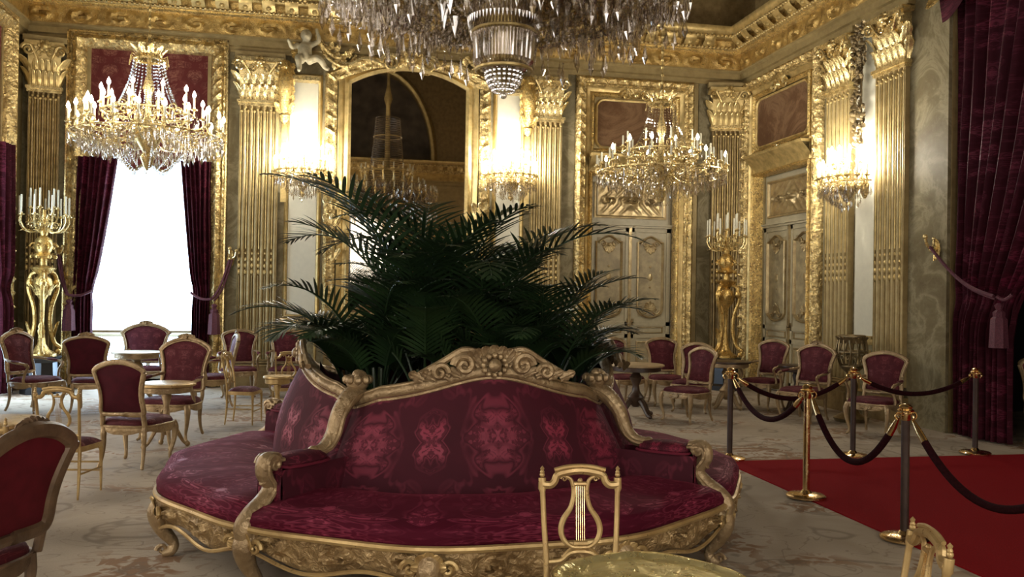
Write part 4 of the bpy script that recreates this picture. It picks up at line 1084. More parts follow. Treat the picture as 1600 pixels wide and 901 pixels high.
# ---- the giant unlit chandelier over the seat
def big_chandelier():
    rnd = random.Random(3)
    root = thing('giant_chandelier', 'huge unlit crystal chandelier cut by the top edge, above the round seat', 'chandelier', (1.25, 6.8, 3.3), 0)
    g = G(); g.lathe([(0.02, 0.1), (0.12, 0.2), (0.1, 0.5), (0.2, 0.7), (0.1, 0.9), (0.08, 1.6), (0.2, 1.8), (0.08, 2.0), (0.06, 3.8), (0.12, 4.0), (0.04, 4.4), (0.03, H2-3.3)], (0, 0, 0), 16)
    for r_, z_ in ((0.25, 0.50), (0.22, 0.2), (0.3, 0.72), (1.42, 0.86), (1.05, 0.72), (0.62, 0.78), (0.6, 1.9), (0.4, 2.9)):
        g.tube([(r_*math.cos(a*PI/24), r_*math.sin(a*PI/24), z_) for a in range(48)], 0.016, 6, True)
    part('stem', g, MT['gold'], root)
    # ribbed cup at the bottom
    g = G()
    for j in range(5):
        z0 = 0.18-0.036*j; r_ = 0.145*math.cos(j/5*1.15)
        for i in range(22):
            a = 2*PI*i/22; g.ball((r_*math.cos(a), r_*math.sin(a), z0), 0.019*(1-0.07*j), 5, 4, (1, 1, 1.1))
    g.ball((0, 0, 0.0), 0.03); part('crystal_cup', g, MT['ribglass'], root)
    g = G()
    for i in range(56):
        a = 2*PI*i/56; c, s_ = math.cos(a), math.sin(a)
        g.tube([(0.15*c, 0.15*s_, 0.19), (0.23*c, 0.23*s_, 0.27), (0.245*c, 0.245*s_, 0.5)], 0.010, 4)
        drop(g, (0.255*c, 0.255*s_, 0.54), 0.10, 0.014); drop(g, (0.29*c, 0.29*s_, 0.72), 0.17, 0.014)
        g.tube([(0.25*c, 0.25*s_, 0.5), (0.21*c, 0.21*s_, 0.62), (0.29*c, 0.29*s_, 0.74)], 0.009, 4)
    part('prism_basket', g, MT['crystal_smoke'], root, smooth=False)
    for n, rr_, z1, z0 in ((36, 1.45, 1.25, 0.95), (24, 1.08, 1.5, 1.1), (16, 0.75, 1.9, 1.5)):
        am = arm_mesh(0.15, z0, rr_, z1, 0.018)
        for i in range(n):
            a = 2*PI*(i+0.5)/n
            link('arm', am, root, (0, 0, 0), a); link('candle', CM, root, (rr_*math.cos(a), rr_*math.sin(a), z1+0.04))
    DMm = crystal_drop_mesh('crystal_smoke', 0.20, 0.026)
    # a hundred largest drops as parts: the lowest ring facing the camera side
    k = 0
    for rr_, zt, cnt in ((1.44, 0.66, 56), (1.06, 0.50, 44)):
        for i in range(cnt):
            a = 2*PI*i/cnt; link('crystal_drop', DMm, root, (rr_*math.cos(a), rr_*math.sin(a), zt+0.05*(i % 3)), rnd.random())
    g = G()
    for i in range(3800):
        r_ = 0.34+1.14*(rnd.random()**0.75); a = rnd.random()*2*PI
        zl = 0.42+0.16*abs(r_-1.0)*2+0.12*(0.5+0.5*math.sin(a*8)) if r_ > 0.6 else 0.75+0.1*rnd.random()
        z = zl+0.22+0.75*rnd.random()**1.5
        drop(g, (r_*math.cos(a), r_*math.sin(a), z), 0.12+0.13*rnd.random(), 0.014+0.013*rnd.random())
    for i in range(72):
        a = 2*PI*i/72; c, s_ = math.cos(a), math.sin(a)
        beads(g, [((0.3+1.12*q/8)*c, (0.3+1.12*q/8)*s_, 0.78-0.2*math.sin(q/8*PI)+0.1*q/8) for q in range(9)], 0.015, 0.05)
        beads(g, [((0.62-0.28*(q/8)**0.6)*c, (0.62-0.28*(q/8)**0.6)*s_, 1.4+2.1*q/8) for q in range(9)], 0.018, 0.06)
    for i in range(48):                        # spear drops on the ring edges
        a = 2*PI*i/48; c, s_ = math.cos(a), math.sin(a); r_ = 1.46
        drop(g, (r_*c, r_*s_, 1.15), 0.42, 0.035, 6)
        beads(g, [(r_*math.cos(a+0.13*q/5), r_*math.sin(a+0.13*q/5), 0.86-0.12*math.sin(PI*q/5)) for q in range(6)], 0.014, 0.04)
    for i in range(16):
        a = 2*PI*i/16; drop(g, (0.5*math.cos(a), 0.5*math.sin(a), 1.05), 0.5, 0.05, 6)
    part('crystal_garlands', g, MT['crystal_smoke'], root, smooth=False, kind='stuff')
big_chandelier()

# ---- torcheres
def torchere(loc, label, rz=0.0):
    root = thing('torchere', label, 'torchere', loc, rz, 'gilt bronze torcheres on dark pedestals')
    g = G(); g.lathe([(0.30, 0), (0.30, 0.08), (0.25, 0.12), (0.23, 0.5), (0.28, 0.56), (0.30, 0.6)], (0, 0, 0), 8)
    part('pedestal', g, MT['black'], root, False)
    g = G(); z = 0.6
    g.lathe([(0.22, z), (0.22, z+0.04), (0.12, z+0.1), (0.06, z+0.2), (0.03, z+0.5), (0.04, z+0.9), (0.1, z+1.0), (0.15, z+1.12), (0.13, z+1.24), (0.06, z+1.3), (0.16, z+1.38), (0.2, z+1.42), (0.05, z+1.46)], (0, 0, 0), 16)
    for k in range(3):
        a = k*2*PI/3+0.5; c, s_ = math.cos(a), math.sin(a)
        pts = [(0.24, 0.02), (0.3, 0.12), (0.2, 0.22), (0.13, 0.5), (0.15, 0.8), (0.24, 1.08), (0.2, 1.3), (0.1, 1.36), (0.16, 1.4)]
        g.tube([Vector((r_*c, r_*s_, z+h)) for r_, h in [(p.x, p.y) for p in catm([(r_, h, 0) for r_, h in pts], 5)]], 0.034, 7)
        g.ball((0.27*c, 0.27*s_, z+0.06), 0.055); g.ball((0.22*c, 0.22*s_, z+1.18), 0.06, 8, 6, (1, 1, 1.5))
        g.leaf((0.2*c, 0.2*s_, z+0.3), (0.1*c, 0.1*s_, 1), (c, s_, 0), 0.1, 0.3, 0.2)
    for k in range(9):
        a = k*2*PI/9; g.leaf((0.1*math.cos(a), 0.1*math.sin(a), z+0.98), (0.3*math.cos(a), 0.3*math.sin(a), 1), (math.cos(a), math.sin(a), 0), 0.09, 0.22, 0.3)
    part('tripod', g, MT['gold_torch'], root)
    g = G(); z = 2.06
    g.lathe([(0.06, z), (0.05, z+0.1), (0.2, z+0.14), (0.1, z+0.2), (0.15, z+0.3), (0.12, z+0.42), (0.05, z+0.48), (0.07, z+0.56), (0.03, z+0.65), (0.03, z+0.9)], (0, 0, 0), 14)
    for k in range(6):
        a = k*PI/3; c, s_ = math.cos(a), math.sin(a); g.spiral((0.13*c, 0.13*s_, z+0.3), (c, s_, 0), (0, 0, 1), 0.07, 1.2, 0.018, 6, 14); g.ball((0.17*c, 0.17*s_, z+0.14), 0.035)
    part('vase', g, MT['gold_torch'], root)
    for n, rr_, z1, z0 in ((9, 0.36, 2.84, 2.72), (6, 0.2, 2.96, 2.85)):
        am = arm_mesh(0.03, z0, rr_, z1, 0.012)
        for i in range(n):
            a = 2*PI*(i+0.2)/n
            o = link('arm', am, root, (0, 0, 0), a); link('candle', CMT, root, (rr_*math.cos(a), rr_*math.sin(a), z1+0.03))
    return root
torchere((-4.72, 15.15, 0), 'gilt torchere with unlit candles in the left corner', 0.3)
torchere((7.08, 15.1, 0), 'gilt torchere with unlit candles in the far right corner', 1.0)

# ================================================================== BIG CRIMSON CURTAIN
drape(-9.93, -8.80, -6.7, *RIGHT, 'huge crimson velvet curtain drawn back at the picture\'s right edge', ztie=1.75, ztop=6.2, zend=0.02, yoff=0.12, folds=11, group=None, floor_in=-8.95)
tassel_cord((7.58, 10.06, 2.42), (7.6, 8.95, 1.78), 'mauve cord holding back the huge right-hand curtain', ring=(7.68, 8.8, 1.8))
rt_ = thing('pelmet', 'dark carved pelmet over the huge right-hand curtain', 'valance', RIGHT[0], RIGHT[1])
g = G(); g.grid(lambda u, v: (-9.98+3.3*u, -0.14-0.1*math.sin(v*PI*0.5), 6.25-(0.55+0.35*abs(math.cos(u*PI*3)))*(1-v)), 60, 6); part('swag', g, MT['damask_curtain'], rt_)
g = G(); g.box(-10.0, -6.6, -0.3, 0, 6.2, 6.4); part('pelmet_board', g, MT['gold_carved'], rt_, False)
g = G(); g.leaf((-9.98, -0.2, 5.95), (0, 0, -1), (0, -1, 0), 0.3, 0.5, 0.4); g.ball((-9.98, -0.25, 5.95), 0.12); g.spiral((-9.95, -0.22, 6.1), (1, 0, 0), (0, 0, 1), 0.16, 1.4, 0.05); part('pelmet_bracket', g, MT['gold_fine'], rt_)

# ================================================================== RED CARPET, POSTS AND ROPES
g = G(); g.box(3.93, 7.79, 1.2, 8.4, 0.0, 0.012); tag(part('red_carpet', g, MT['redcarpet'], None, False), 'plain scarlet carpet laid over the beige floor inside the ropes', 'rug')
def stanchion(x, y, label, pole, rz=0.0):
    root = thing('stanchion', label, 'rope post', (x, y, 0.0), rz, 'rope posts around the red carpet')
    z = 0.013 if x > 3.94 and y < 8.4 else 0.0
    z = 0.013
    g = G(); g.lathe([(0.0, 0), (0.165, 0), (0.165, 0.012), (0.15, 0.022), (0.05, 0.035), (0.03, 0.06)], (0, 0, z), 28); part('base', g, MT['brass'], root)
    g = G(); g.lathe([(0.029, 0.05), (0.029, 0.86)], (0, 0, z), 16); part('pole', g, MT[pole], root)
    g = G(); g.lathe([(0.028, 0.84), (0.034, 0.85), (0.034, 0.90), (0.055, 0.905), (0.058, 0.915), (0.04, 0.925), (0.045, 0.94), (0.03, 0.955), (0.0, 0.96)], (0, 0, z), 18)
    for s_ in (0, 1, 2, 3):
        a = s_*PI/2; c, q = math.cos(a), math.sin(a)
        g.tube(catm([(0.03*c, 0.03*q, 0.9), (0.07*c, 0.07*q, 0.91), (0.085*c, 0.085*q, 0.88), (0.07*c, 0.07*q, 0.86)], 4), 0.007, 6)
    part('cap', g, MT['brass'], root)
    return root
S = [(4.06, 8.52), (3.95, 6.80), (5.50, 8.52), (3.965, 5.50), (7.02, 8.52)]
stanchion(*S[0], 'dark rope post with brass cap at the far left corner of the red carpet', 'darkmetal')
stanchion(*S[1], 'bright brass rope post, second along the left edge of the red carpet', 'brass')
stanchion(*S[2], 'brown rope post in the middle of the red carpet\'s far edge', 'darkmetal')
stanchion(*S[3], 'dark rope post nearest the camera, beside the lyre-back chair', 'darkmetal')
stanchion(3.97, 3.85, 'rope post at the near end of the ropes, beyond the right picture edge', 'darkmetal')
stanchion(*S[4], 'brown rope post in front of the huge crimson curtain', 'darkmetal')
def rope(a, b, sag, label, za=0.86, zb=0.86):
    A, B = Vector((a[0], a[1], za)), Vector((b[0], b[1], zb)); d = (B-A); d.z = 0; d.normalize()
    A += d*0.085; B -= d*0.085; mid = (A+B)/2
    root = thing('barrier_rope', label, 'barrier rope', tuple(mid), 0, 'burgundy velvet ropes between the posts')
    pts = [A.lerp(B, i/24)-mid-Vector((0, 0, sag*(1-(2*i/24-1)**2))) for i in range(25)]
    g = G(); g.tube(pts[2:-2], 0.026, 10); part('velvet_rope', g, MT['rope'], root)
    for q in (pts[:3], pts[::-1][:3]): g = G(); g.tube(q, [0.012, 0.024, 0.026], 10); part('rope_end', g, MT['brass'], root)
rope(S[0], S[1], 0.30, 'burgundy rope between the far left post and the bright brass post')
rope(S[1], S[3], 0.42, 'burgundy rope drooping from the bright brass post to the nearest post')
rope(S[3], (3.97, 3.85), 0.42, 'burgundy rope running from the nearest post out of the picture')
rope(S[0], S[2], 0.22, 'burgundy rope along the far edge, in front of the dark armchairs')
rope(S[2], S[4], 0.18, 'burgundy rope along the far edge, before the marble pier')

# ================================================================== THE ROUND SEAT
BX, BY = 0.88, 6.47
def borne():
    root = thing('round_settee', 'great round crimson damask settee with gilt frame and a palm planter in its middle', 'sofa', (BX, BY, 0), 0)
    A0 = [R(-132.5), R(-41), R(50), R(140)]            # arm directions
    def pol(r, a, z): return (r*math.cos(a), r*math.sin(a), z)
    for s_ in range(4):
        a0 = A0[s_]; a1 = A0[(s_+1) % 4]
        if a1 < a0: a1 += 2*PI
        da = a1-a0; mid = (a0+a1)/2
        def rim(t): return 1.99+0.065*math.sin(PI*t)**0.8+0.02*math.cos(6*PI*t)
        # seat: rim roll, top and slope to the back
        def seat(u, v):
            a = a0+da*u; rr = rim(u)
            prof = [(rr+0.0, 0.385), (rr+0.03, 0.42), (rr+0.035, 0.46), (rr+0.01, 0.50), (rr-0.06, 0.525), (rr-0.2, 0.54), (rr-0.45, 0.545), (1.3, 0.50), (1.15, 0.47)]
            k = v*(len(prof)-1); i = min(int(k), len(prof)-2); f = k-i
            r_ = prof[i][0]*(1-f)+prof[i+1][0]*f; z = prof[i][1]*(1-f)+prof[i+1][1]*f
            edge = min(u, 1-u)*da*1.8
            z -= 0.03*math.exp(-(edge/0.09)**2)
            z += 0.006*noise.noise(Vector((r_*math.cos(a)*3, r_*math.sin(a)*3, 0)))*2
            return pol(r_, a, z)
        g = G()
        def fn(u, v): return seat(u, v)
        def uvf(u, v): return ((a0+da*u-mid)*1.7, v*1.35)
        g.grid(fn, 60, 32, uvf=uvf, flip=False); part('seat_cushion', g, MT['damask_seat'], root)
        # backrest
        def ztop(u):
            x = u*2-1
            return 1.045+0.17*math.exp(-(x/0.42)**2)-0.02*math.cos(x*PI*2)*0.6-0.05*max(0, abs(x)-0.8)/0.2
        def back(u, v):
            a = a0+da*u
            zb = 0.47; zt = ztop(u); z = zb+(zt-zb)*v
            r_ = 1.34-0.19*v+0.055*math.sin(PI*min(1, v*1.05))*math.sin(PI*u)**0.4
            pull = (abs(u*2-1))**6
            r_ += 0.16*pull*(1-v)*0.6
            return pol(r_, a, z)
        g = G(); g.grid(back, 60, 20, uvf=lambda u, v: ((a0+da*u-mid)*1.25, 0.08+v*0.7)); part('backrest', g, MT['damask'], root)
        # inner lining of the back (towards the plants)
        g = G(); g.grid(lambda u, v: pol(1.02, a0+da*u, 0.6+(ztop(u)-0.6)*v), 40, 2, flip=True); part('back_lining', g, MT['plainvelvet'], root)
        # gilt top rail with carved crest
        pts = [Vector(pol(1.12, a0+da*t/48, ztop(t/48)+0.02)) for t in range(49)]
        g = G(); rad = [0.042 for t in range(49)]
        g.tube(pts, rad, 10)
        g.tube([p+Vector((0, 0, 0.035))+p.xy.normalized().to_3d()*0.01 for p in pts], 0.016, 6); g.tube([p+Vector((0, 0, -0.04))+p.xy.normalized().to_3d()*0.035 for p in pts], 0.012, 6)
        part('top_rail', g, MT['gold_chair'], root)
        g = G(); c, q = math.cos(mid), math.sin(mid); out = Vector((c, q, 0)); sd = Vector((-q, c, 0)); zc = ztop(0.5)+0.06
        P0 = out*1.14
        for k in range(-5, 6):
            a = k*0.27; g.leaf(P0+sd*(0.03*k)+Vector((0, 0, zc)), sd*math.sin(a)+Vector((0, 0, math.cos(a))), out, 0.085, 0.15-0.006*abs(k), 0.3)
        for k in range(12):
            a = 2*PI*k/12; g.ball(P0+out*0.035+sd*(0.072*math.cos(a))+Vector((0, 0, zc+0.0+0.062*math.sin(a))), 0.02, 6, 5)
        g.ball(P0+out*0.04+Vector((0, 0, zc)), 0.042, 12, 8)
        for w_ in (-1, 1):
            g.spiral(P0+out*0.02+sd*(0.19*w_)+Vector((0, 0, zc+0.0)), sd*w_, (0, 0, 1), 0.07, 1.5, 0.024, 7, 22)
            g.spiral(P0+out*0.02+sd*(0.34*w_)+Vector((0, 0, zc-0.045)), -sd*w_, (0, 0, 1), 0.055, 1.3, 0.02, 7, 20)
            g.tube(catm([P0+sd*(0.1*w_)+Vector((0, 0, zc+0.08)), P0+out*0.01+sd*(0.2*w_)+Vector((0, 0, zc+0.09)), P0+sd*(0.32*w_)+Vector((0, 0, zc+0.02)), P0+out*-0.02+sd*(0.46*w_)+Vector((0, 0, zc-0.06))], 6), 0.022, 7)
            for k in range(5): g.leaf(P0+sd*w_*(0.12+0.08*k)+Vector((0, 0, zc-0.06-0.008*k)), sd*w_*0.9+Vector((0, 0, 0.45)), out, 0.06, 0.12, 0.25)
        part('crest', g, MT['gold_chair'], root)
        # apron
        def ap(u, v):
            a = a0+da*u; rr = rim(u)
            wav = 0.30-0.045*math.sin(PI*u)**2+0.035*math.cos(8*PI*u)-0.03*math.exp(-((u-0.5)/0.06)**2)+0.05*math.exp(-(min(u, 1-u)/0.06)**2)*0
            z = 0.395-(0.395-wav+0.06)*v
            h = scroll(u*da*2.1, v, 0.42, 0.2)*min(1, 6*v*(1-v)+0.15)
            return pol(rr+0.01+0.05*h-0.03*v*v, a, z)
        g = G(); g.grid(ap, 150, 10, flip=True)
        g.grid(lambda u, v: pol(rim(u)-0.03, a0+da*u, 0.395-(0.395-(0.30-0.045*math.sin(PI*u)**2+0.035*math.cos(8*PI*u))+0.05)*v), 60, 2)
        part('apron', g, MT['gold_apron'], root)
        g = G(); g.tube([pol(rim(t/60)+0.035, a0+da*t/60, 0.395) for t in range(61)], 0.02, 8)
        g.tube([pol(rim(t/120)+0.02, a0+da*t/120, (0.30-0.045*math.sin(PI*t/120)**2+0.035*math.cos(8*PI*t/120)-0.03*math.exp(-((t/120-0.5)/0.06)**2))-0.06) for t in range(121)], 0.012, 6)
        part('rail_bead', g, MT['gold_pale'], root)
        # legs at the arm and at mid-segment
        for al in (a0, a0+da*0.34, a0+da*0.66):
            g = G(); rl = rim(0 if al == a0 else 0.34)-0.02; c, q = math.cos(al), math.sin(al)
            pr = [(rl-0.02, 0.36), (rl+0.045, 0.29), (rl+0.02, 0.18), (rl-0.05, 0.08), (rl-0.03, 0.03), (rl+0.02, 0.02)]
            g.tube([Vector((p.x*c, p.x*q, p.y)) for p in catm([(r_, z, 0) for r_, z in pr], 5)], lerp_list([0.075, 0.07, 0.048, 0.032, 0.036, 0.02], 26), 10)
            g.leaf(Vector(((rl+0.03)*c, (rl+0.03)*q, 0.36)), (0.1*c, 0.1*q, -1), (c, q, 0), 0.14, 0.16, 0.2)
            g.spiral(Vector(((rl+0.02)*c, (rl+0.02)*q, 0.045)), Vector((c, q, 0)), (0, 0, 1), 0.035, 1.2, 0.014, 6, 14)
            part('leg', g, MT['gold_chair'], root)
            g = G()
            for k in (-2, -1, 0, 1, 2): g.leaf(Vector(((rl+0.06)*c, (rl+0.06)*q, 0.30)), Vector((-q*math.sin(k*0.7), c*math.sin(k*0.7), math.cos(k*0.7))), (c, q, 0), 0.07, 0.11, 0.3)
            for w_ in (-1, 1): g.spiral(Vector(((rl+0.06)*c-q*0.1*w_, (rl+0.06)*q+c*0.1*w_, 0.30)), Vector((-q*w_, c*w_, 0)), (0, 0, 1), 0.045, 1.3, 0.015, 6, 16)
            part('knee_carving', g, MT['gold_pale'], root)
        # partition arm
        c, q = math.cos(a0), math.sin(a0); out = Vector((c, q, 0)); sd = Vector((-q, c, 0))
        def rz(r_, z): return Vector((r_*c, r_*q, z))
        # scrolling post from the back rail down to the arm pad
        pts = [rz(p.x, p.y) for p in catm([(1.10, 1.06, 0), (1.20, 1.04, 0), (1.30, 0.94, 0), (1.35, 0.82, 0), (1.42, 0.75, 0), (1.5, 0.735, 0)], 7)]
        g = G(); g.tube(pts, lerp_list([0.055, 0.06, 0.052, 0.046, 0.04, 0.035], 36), 10)
        for k in range(0, 34, 3): g.leaf(pts[k]+Vector((0, 0, 0.02)), (pts[k+1]-pts[k]).normalized(), out+Vector((0, 0, 0.8)), 0.07, 0.12, 0.2)
        for w_ in (-1, 1): g.tube([p+sd*0.05*w_ for p in pts], 0.014, 6)
        g.ball(rz(1.13, 1.125), 0.075, 10, 8, (1, 1, 0.8))
        for k in range(8): g.ball(rz(1.13, 1.125)+Vector((0.07*math.cos(k*PI/4), 0.07*math.sin(k*PI/4), 0.02)), 0.03, 6, 5)
        for k in range(9): a = k*2*PI/9; g.leaf(rz(1.13, 1.115), (0.9*math.cos(a), 0.9*math.sin(a), 0.45), (0.3*math.cos(a), 0.3*math.sin(a), 1), 0.08, 0.10, -0.3)
        g.ball(rz(1.13, 1.17), 0.04); g.spiral(rz(1.13, 1.15)+sd*0.03, out, (0, 0, 1), 0.05, 1.3, 0.018, 6, 16)
        g.ball(rz(1.52, 0.735), 0.04, 10, 8)
        part('corner_post', g, MT['gold_chair'], root)
        # padded arm with side panels
        g = G()
        def pad(u, v):
            r_ = 1.46+0.36*u; an = 2*PI*v; k = (math.sin(PI*min(1, max(0, u)))**0.25)
            return tuple(rz(r_, 0.715)+sd*(0.115*k*math.cos(an))+Vector((0, 0, 0.05*k*math.sin(an))))
        g.grid(pad, 14, 14, cv=True); g.tube([rz(1.46+0.36*(0.5-0.5*math.cos(t)), 0.70)+sd*(0.118*abs(math.sin(t))**0.3*(1 if t < PI else -1)) for t in [2*PI*i/32 for i in range(32)]], 0.008, 5, True); part('arm_pad', g, MT['damask'], root)
        g = G()
        for w_ in (-1, 1):
            g.grid(lambda u, v: tuple(rz(1.28+0.58*u, 0.42+0.27*v)+sd*(0.09*w_+0.012*w_*math.sin(PI*v))), 12, 6, uvf=lambda u, v: (0.1+u*0.6, v*0.25))
        g.grid(lambda u, v: tuple(rz(1.855+0.01*math.sin(PI*v), 0.42+0.28*v)+sd*(-0.09+0.18*u)), 4, 6)
        part('arm_panel', g, MT['damask'], root)
        # outer arm scroll
        pts = [rz(p.x, p.y) for p in catm([(1.80, 0.74, 0), (1.89, 0.74, 0), (1.91, 0.68, 0), (1.86, 0.59, 0), (1.91, 0.52, 0), (1.99, 0.46, 0), (2.04, 0.40, 0), (2.03, 0.33, 0)], 7)]
        g = G(); g.tube(pts, lerp_list([0.035, 0.05, 0.046, 0.042, 0.048, 0.055, 0.06, 0.055], 50), 10)
        for w_ in (-1, 1): g.tube([p+sd*0.048*w_ for p in pts], 0.013, 6); g.spiral(rz(1.87, 0.725)+sd*0.045*w_, out, (0, 0, 1), 0.05, 1.4, 0.018, 6, 16)
        g.ball(rz(1.88, 0.73), 0.06, 12, 8)
        for k in range(12, 48, 5): g.leaf(pts[k], (pts[k+1]-pts[k]).normalized(), out+Vector((0, 0, 0.6)), 0.075, 0.12, 0.2)
        part('arm_scroll', g, MT['gold_chair'], root)
    g = G(); g.lathe([(0.0, 0.55), (0.98, 0.55), (1.0, 0.6), (1.0, 0.95), (0.96, 0.95), (0.96, 0.86), (0.0, 0.86)], (0, 0, 0), 40); part('planter', g, MT['pot'], root)
    g = G(); g.lathe([(0.0, 0.865), (0.955, 0.865), (0.955, 0.875), (0.0, 0.885)], (0, 0, 0), 32, cap=False); part('soil', g, MT['soil'], root)
    g = G(); g.lathe([(1.0, 0.04), (1.0, 0.5)], (0, 0, 0), 24); part('core', g, MT['black'], root)
borne()

# ================================================================== PALMS
def frond(g, base, az, elev, L, droop, leafL, n=20, rnd=random, bare=0.38, wd=0.021):
    pts = []; p = Vector(base); e = elev; seg = 20
    for i in range(seg+1):
        pts.append(p.copy()); t = i/seg
        e_ = elev-droop*(t**1.7)
        p = p+Vector((math.cos(az)*math.cos(e_), math.sin(az)*math.cos(e_), math.sin(e_)))*(L/seg)
    g.tube(pts, lerp_list([0.013, 0.010, 0.007, 0.003], seg+1), 5)
    side = Vector((-math.sin(az), math.cos(az), 0))
    for i in range(n):
        t = bare+(1-bare)*(i+0.5)/n; k = t*seg; j = min(int(k), seg-1); P = pts[j].lerp(pts[j+1], k-j); T = (pts[j+1]-pts[j]).normalized()
        U = side.cross(T)*-1
        if U.z < 0: U = -U
        s = (i+0.5)/n; ll = leafL*(math.sin(PI*min(1, 0.22+0.78*s))**0.7)*(0.9+0.2*rnd.random())
        for sg in (-1, 1):
            fwd = 0.55+0.75*s
            d = (side*sg*1.0+T*fwd+U*(0.35-0.25*s)).normalized()
            vs = []; q = P.copy(); m = 5; nn = T.cross(d).normalized(); wv = (T-d*T.dot(d)).normalized()
            dr = 0.25+0.4*rnd.random()
            for a in range(m+1):
                tt = a/m; w = wd*1.25*(math.sin(PI*min(1, 0.25+0.75*tt))**0.8)*(1 if a < m else 0.1)
                vs.append(tuple(q+wv*w*0.5)); vs.append(tuple(q-wv*w*0.5))
                q = q+(d+Vector((0, 0, -1))*dr*tt*0.85).normalized()*(ll/m)
            g.add(vs, [(2*a, 2*a+1, 2*a+3, 2*a+2) for a in range(m)])
def palm(x, y, label, nf, L, elev, droop, leafL, seed, mat='leaf', azs=None, z0=0.88, wd=0.021, lv=0.3):
    rnd = random.Random(seed)
    root = thing('potted_palm', label, 'palm', (BX+x, BY+y, z0), 0, 'kentia palms growing in the settee planter')
    for i in range(nf):
        g = G(); az = azs[i] if azs else 2*PI*i/nf+rnd.uniform(-0.4, 0.4)
        k = rnd.random(); e = elev+R(lv*60)*(k-0.5)
        frond(g, (0.03*math.cos(az), 0.03*math.sin(az), 0.0), az, e, L*(0.8+0.35*rnd.random()), droop*(0.8+0.4*rnd.random()), leafL, rnd=rnd, wd=wd)
        part('frond', g, MT[mat] if rnd.random() < 0.8 else MT['leaf2'], root)
    g = G()
    for k in range(4):
        a = k*1.6; g.tube([(0.03*math.cos(a), 0.03*math.sin(a), -0.01), (0.05*math.cos(a), 0.05*math.sin(a), 0.3)], [0.02, 0.012], 6)
    part('stem', g, MT['stem'], root)
    return root
palm(-0.30, 0.1, 'tallest kentia palm, its fronds arching up over the middle of the planter', 11, 2.02, R(86), 1.75, 0.44, 11, wd=0.023, lv=0.12, azs=[2.6, 3.3, 3.9, 2.0, 4.5, 1.4, 0.5, 5.4, 4.9, 6.0, 3.0])
palm(0.15, 0.1, 'tall kentia palm just right of the tallest one', 10, 1.85, R(84), 1.9, 0.42, 12, wd=0.023, lv=0.2)
palm(-0.62, -0.05, 'kentia palm at the left of the planter, reaching over the crimson back', 9, 1.4, R(72), 1.7, 0.36, 13, wd=0.020)
palm(0.62, 0.0, 'kentia palm at the right of the planter with spreading fronds', 9, 1.25, R(74), 1.7, 0.34, 14, wd=0.020)
palm(-0.3, -0.5, 'leafy palm at the front left of the planter, behind the gilt rail', 9, 1.05, R(80), 1.4, 0.28, 15, wd=0.018)
palm(0.22, -0.5, 'leafy palm at the front of the planter, behind the carved crest', 9, 1.05, R(80), 1.4, 0.28, 16, 'leaf2', wd=0.018)
palm(0.58, -0.4, 'low palm at the front right of the planter', 9, 1.1, R(66), 1.5, 0.30, 17, wd=0.018)
palm(-0.65, 0.45, 'pale arching palm at the back left of the planter', 8, 1.35, R(70), 1.6, 0.36, 18, 'leaf2', wd=0.019)
palm(0.55, 0.5, 'dark palm at the back right of the planter', 9, 1.35, R(76), 1.6, 0.36, 19, wd=0.020)
palm(-0.02, 0.6, 'dark palm at the back of the planter', 9, 1.75, R(80), 1.6, 0.40, 20, wd=0.021)
for i, (x, y) in enumerate([(-0.6, -0.35), (-0.05, -0.62), (0.82, -0.15), (-0.78, 0.1), (0.32, -0.65)]):
    palm(x, y, ['small fern-like palm low at the left front of the planter', 'small palm just behind the left flank of the crest', 'small palm at the far right rim of the planter', 'small palm at the far left rim of the planter', 'small palm just behind the right flank of the crest'][i],
         8, 0.75, R(76), 1.3, 0.22, 30+i, 'leaf2' if i % 2 else 'leaf', wd=0.018)

# ================================================================== CHAIRS AND TABLES
def outline(wt, wb, zb, zt, arch, n=5):
    h = zt-zb
    half = [(0, zb), (wb*0.80, zb), (wb, zb+0.03), (wb*0.95, zb+h*0.28), (wb*0.98, zb+h*0.5), (wt*0.99, zb+h*0.78), (wt, zt-arch*1.25), (wt*0.88, zt-arch*0.8), (wt*0.5, zt-arch*0.25), (0, zt)]
    pts = half+[(-x, z) for x, z in half[-2:0:-1]]
    return catm([(x, z, 0) for x, z in pts], n, True)
def lean(x, z, y0=0.22, k=0.2, zz=0.42): return Vector((x, y0+(z-zz)*k, z))
def chair_seat(root, w, d, zs, mat, gm, wavy=True):
    def rimp(a, s=1.0):
        c, q = math.cos(a), math.sin(a)
        x = math.copysign(abs(c)**0.6, c)*w*s; y = math.copysign(abs(q)**0.6, q)*d*s
        x *= 1-0.10*(y/d)
        return x, y
    g = G(); g.grid(lambda u, v: (*rimp(2*PI*u, math.sin(min(1, v*1.0)*PI/2)**0.6 if v else 0.0), zs+0.075*(1-(v**3.5))), 32, 8, cu=True, uvf=lambda u, v: (0.3*v*math.cos(2*PI*u), 0.3*v*math.sin(2*PI*u)), flip=True)
    part('seat', g, mat, root)
    g = G()
    g.grid(lambda u, v: (*rimp(2*PI*u, 1.02+0.01*math.sin(PI*v)), zs+0.01-(0.065+(0.018*math.cos(8*PI*u) if wavy else 0))*v), 48, 3, cu=True)
    g.grid(lambda u, v: (*rimp(2*PI*u, 0.90), zs+0.01-0.06*v), 32, 1, cu=True, flip=True)
    g.tube([(*rimp(2*PI*i/40, 1.03), zs+0.005) for i in range(40)], 0.012, 6, True)
    if wavy:
        for k in (-1, 0, 1): g.leaf((0.02*k, -d*1.03, zs-0.01), (math.sin(k), 0, -math.cos(k)), (0, -1, 0), 0.06, 0.07, 0.3)
    part('seat_rail', g, gm, root)
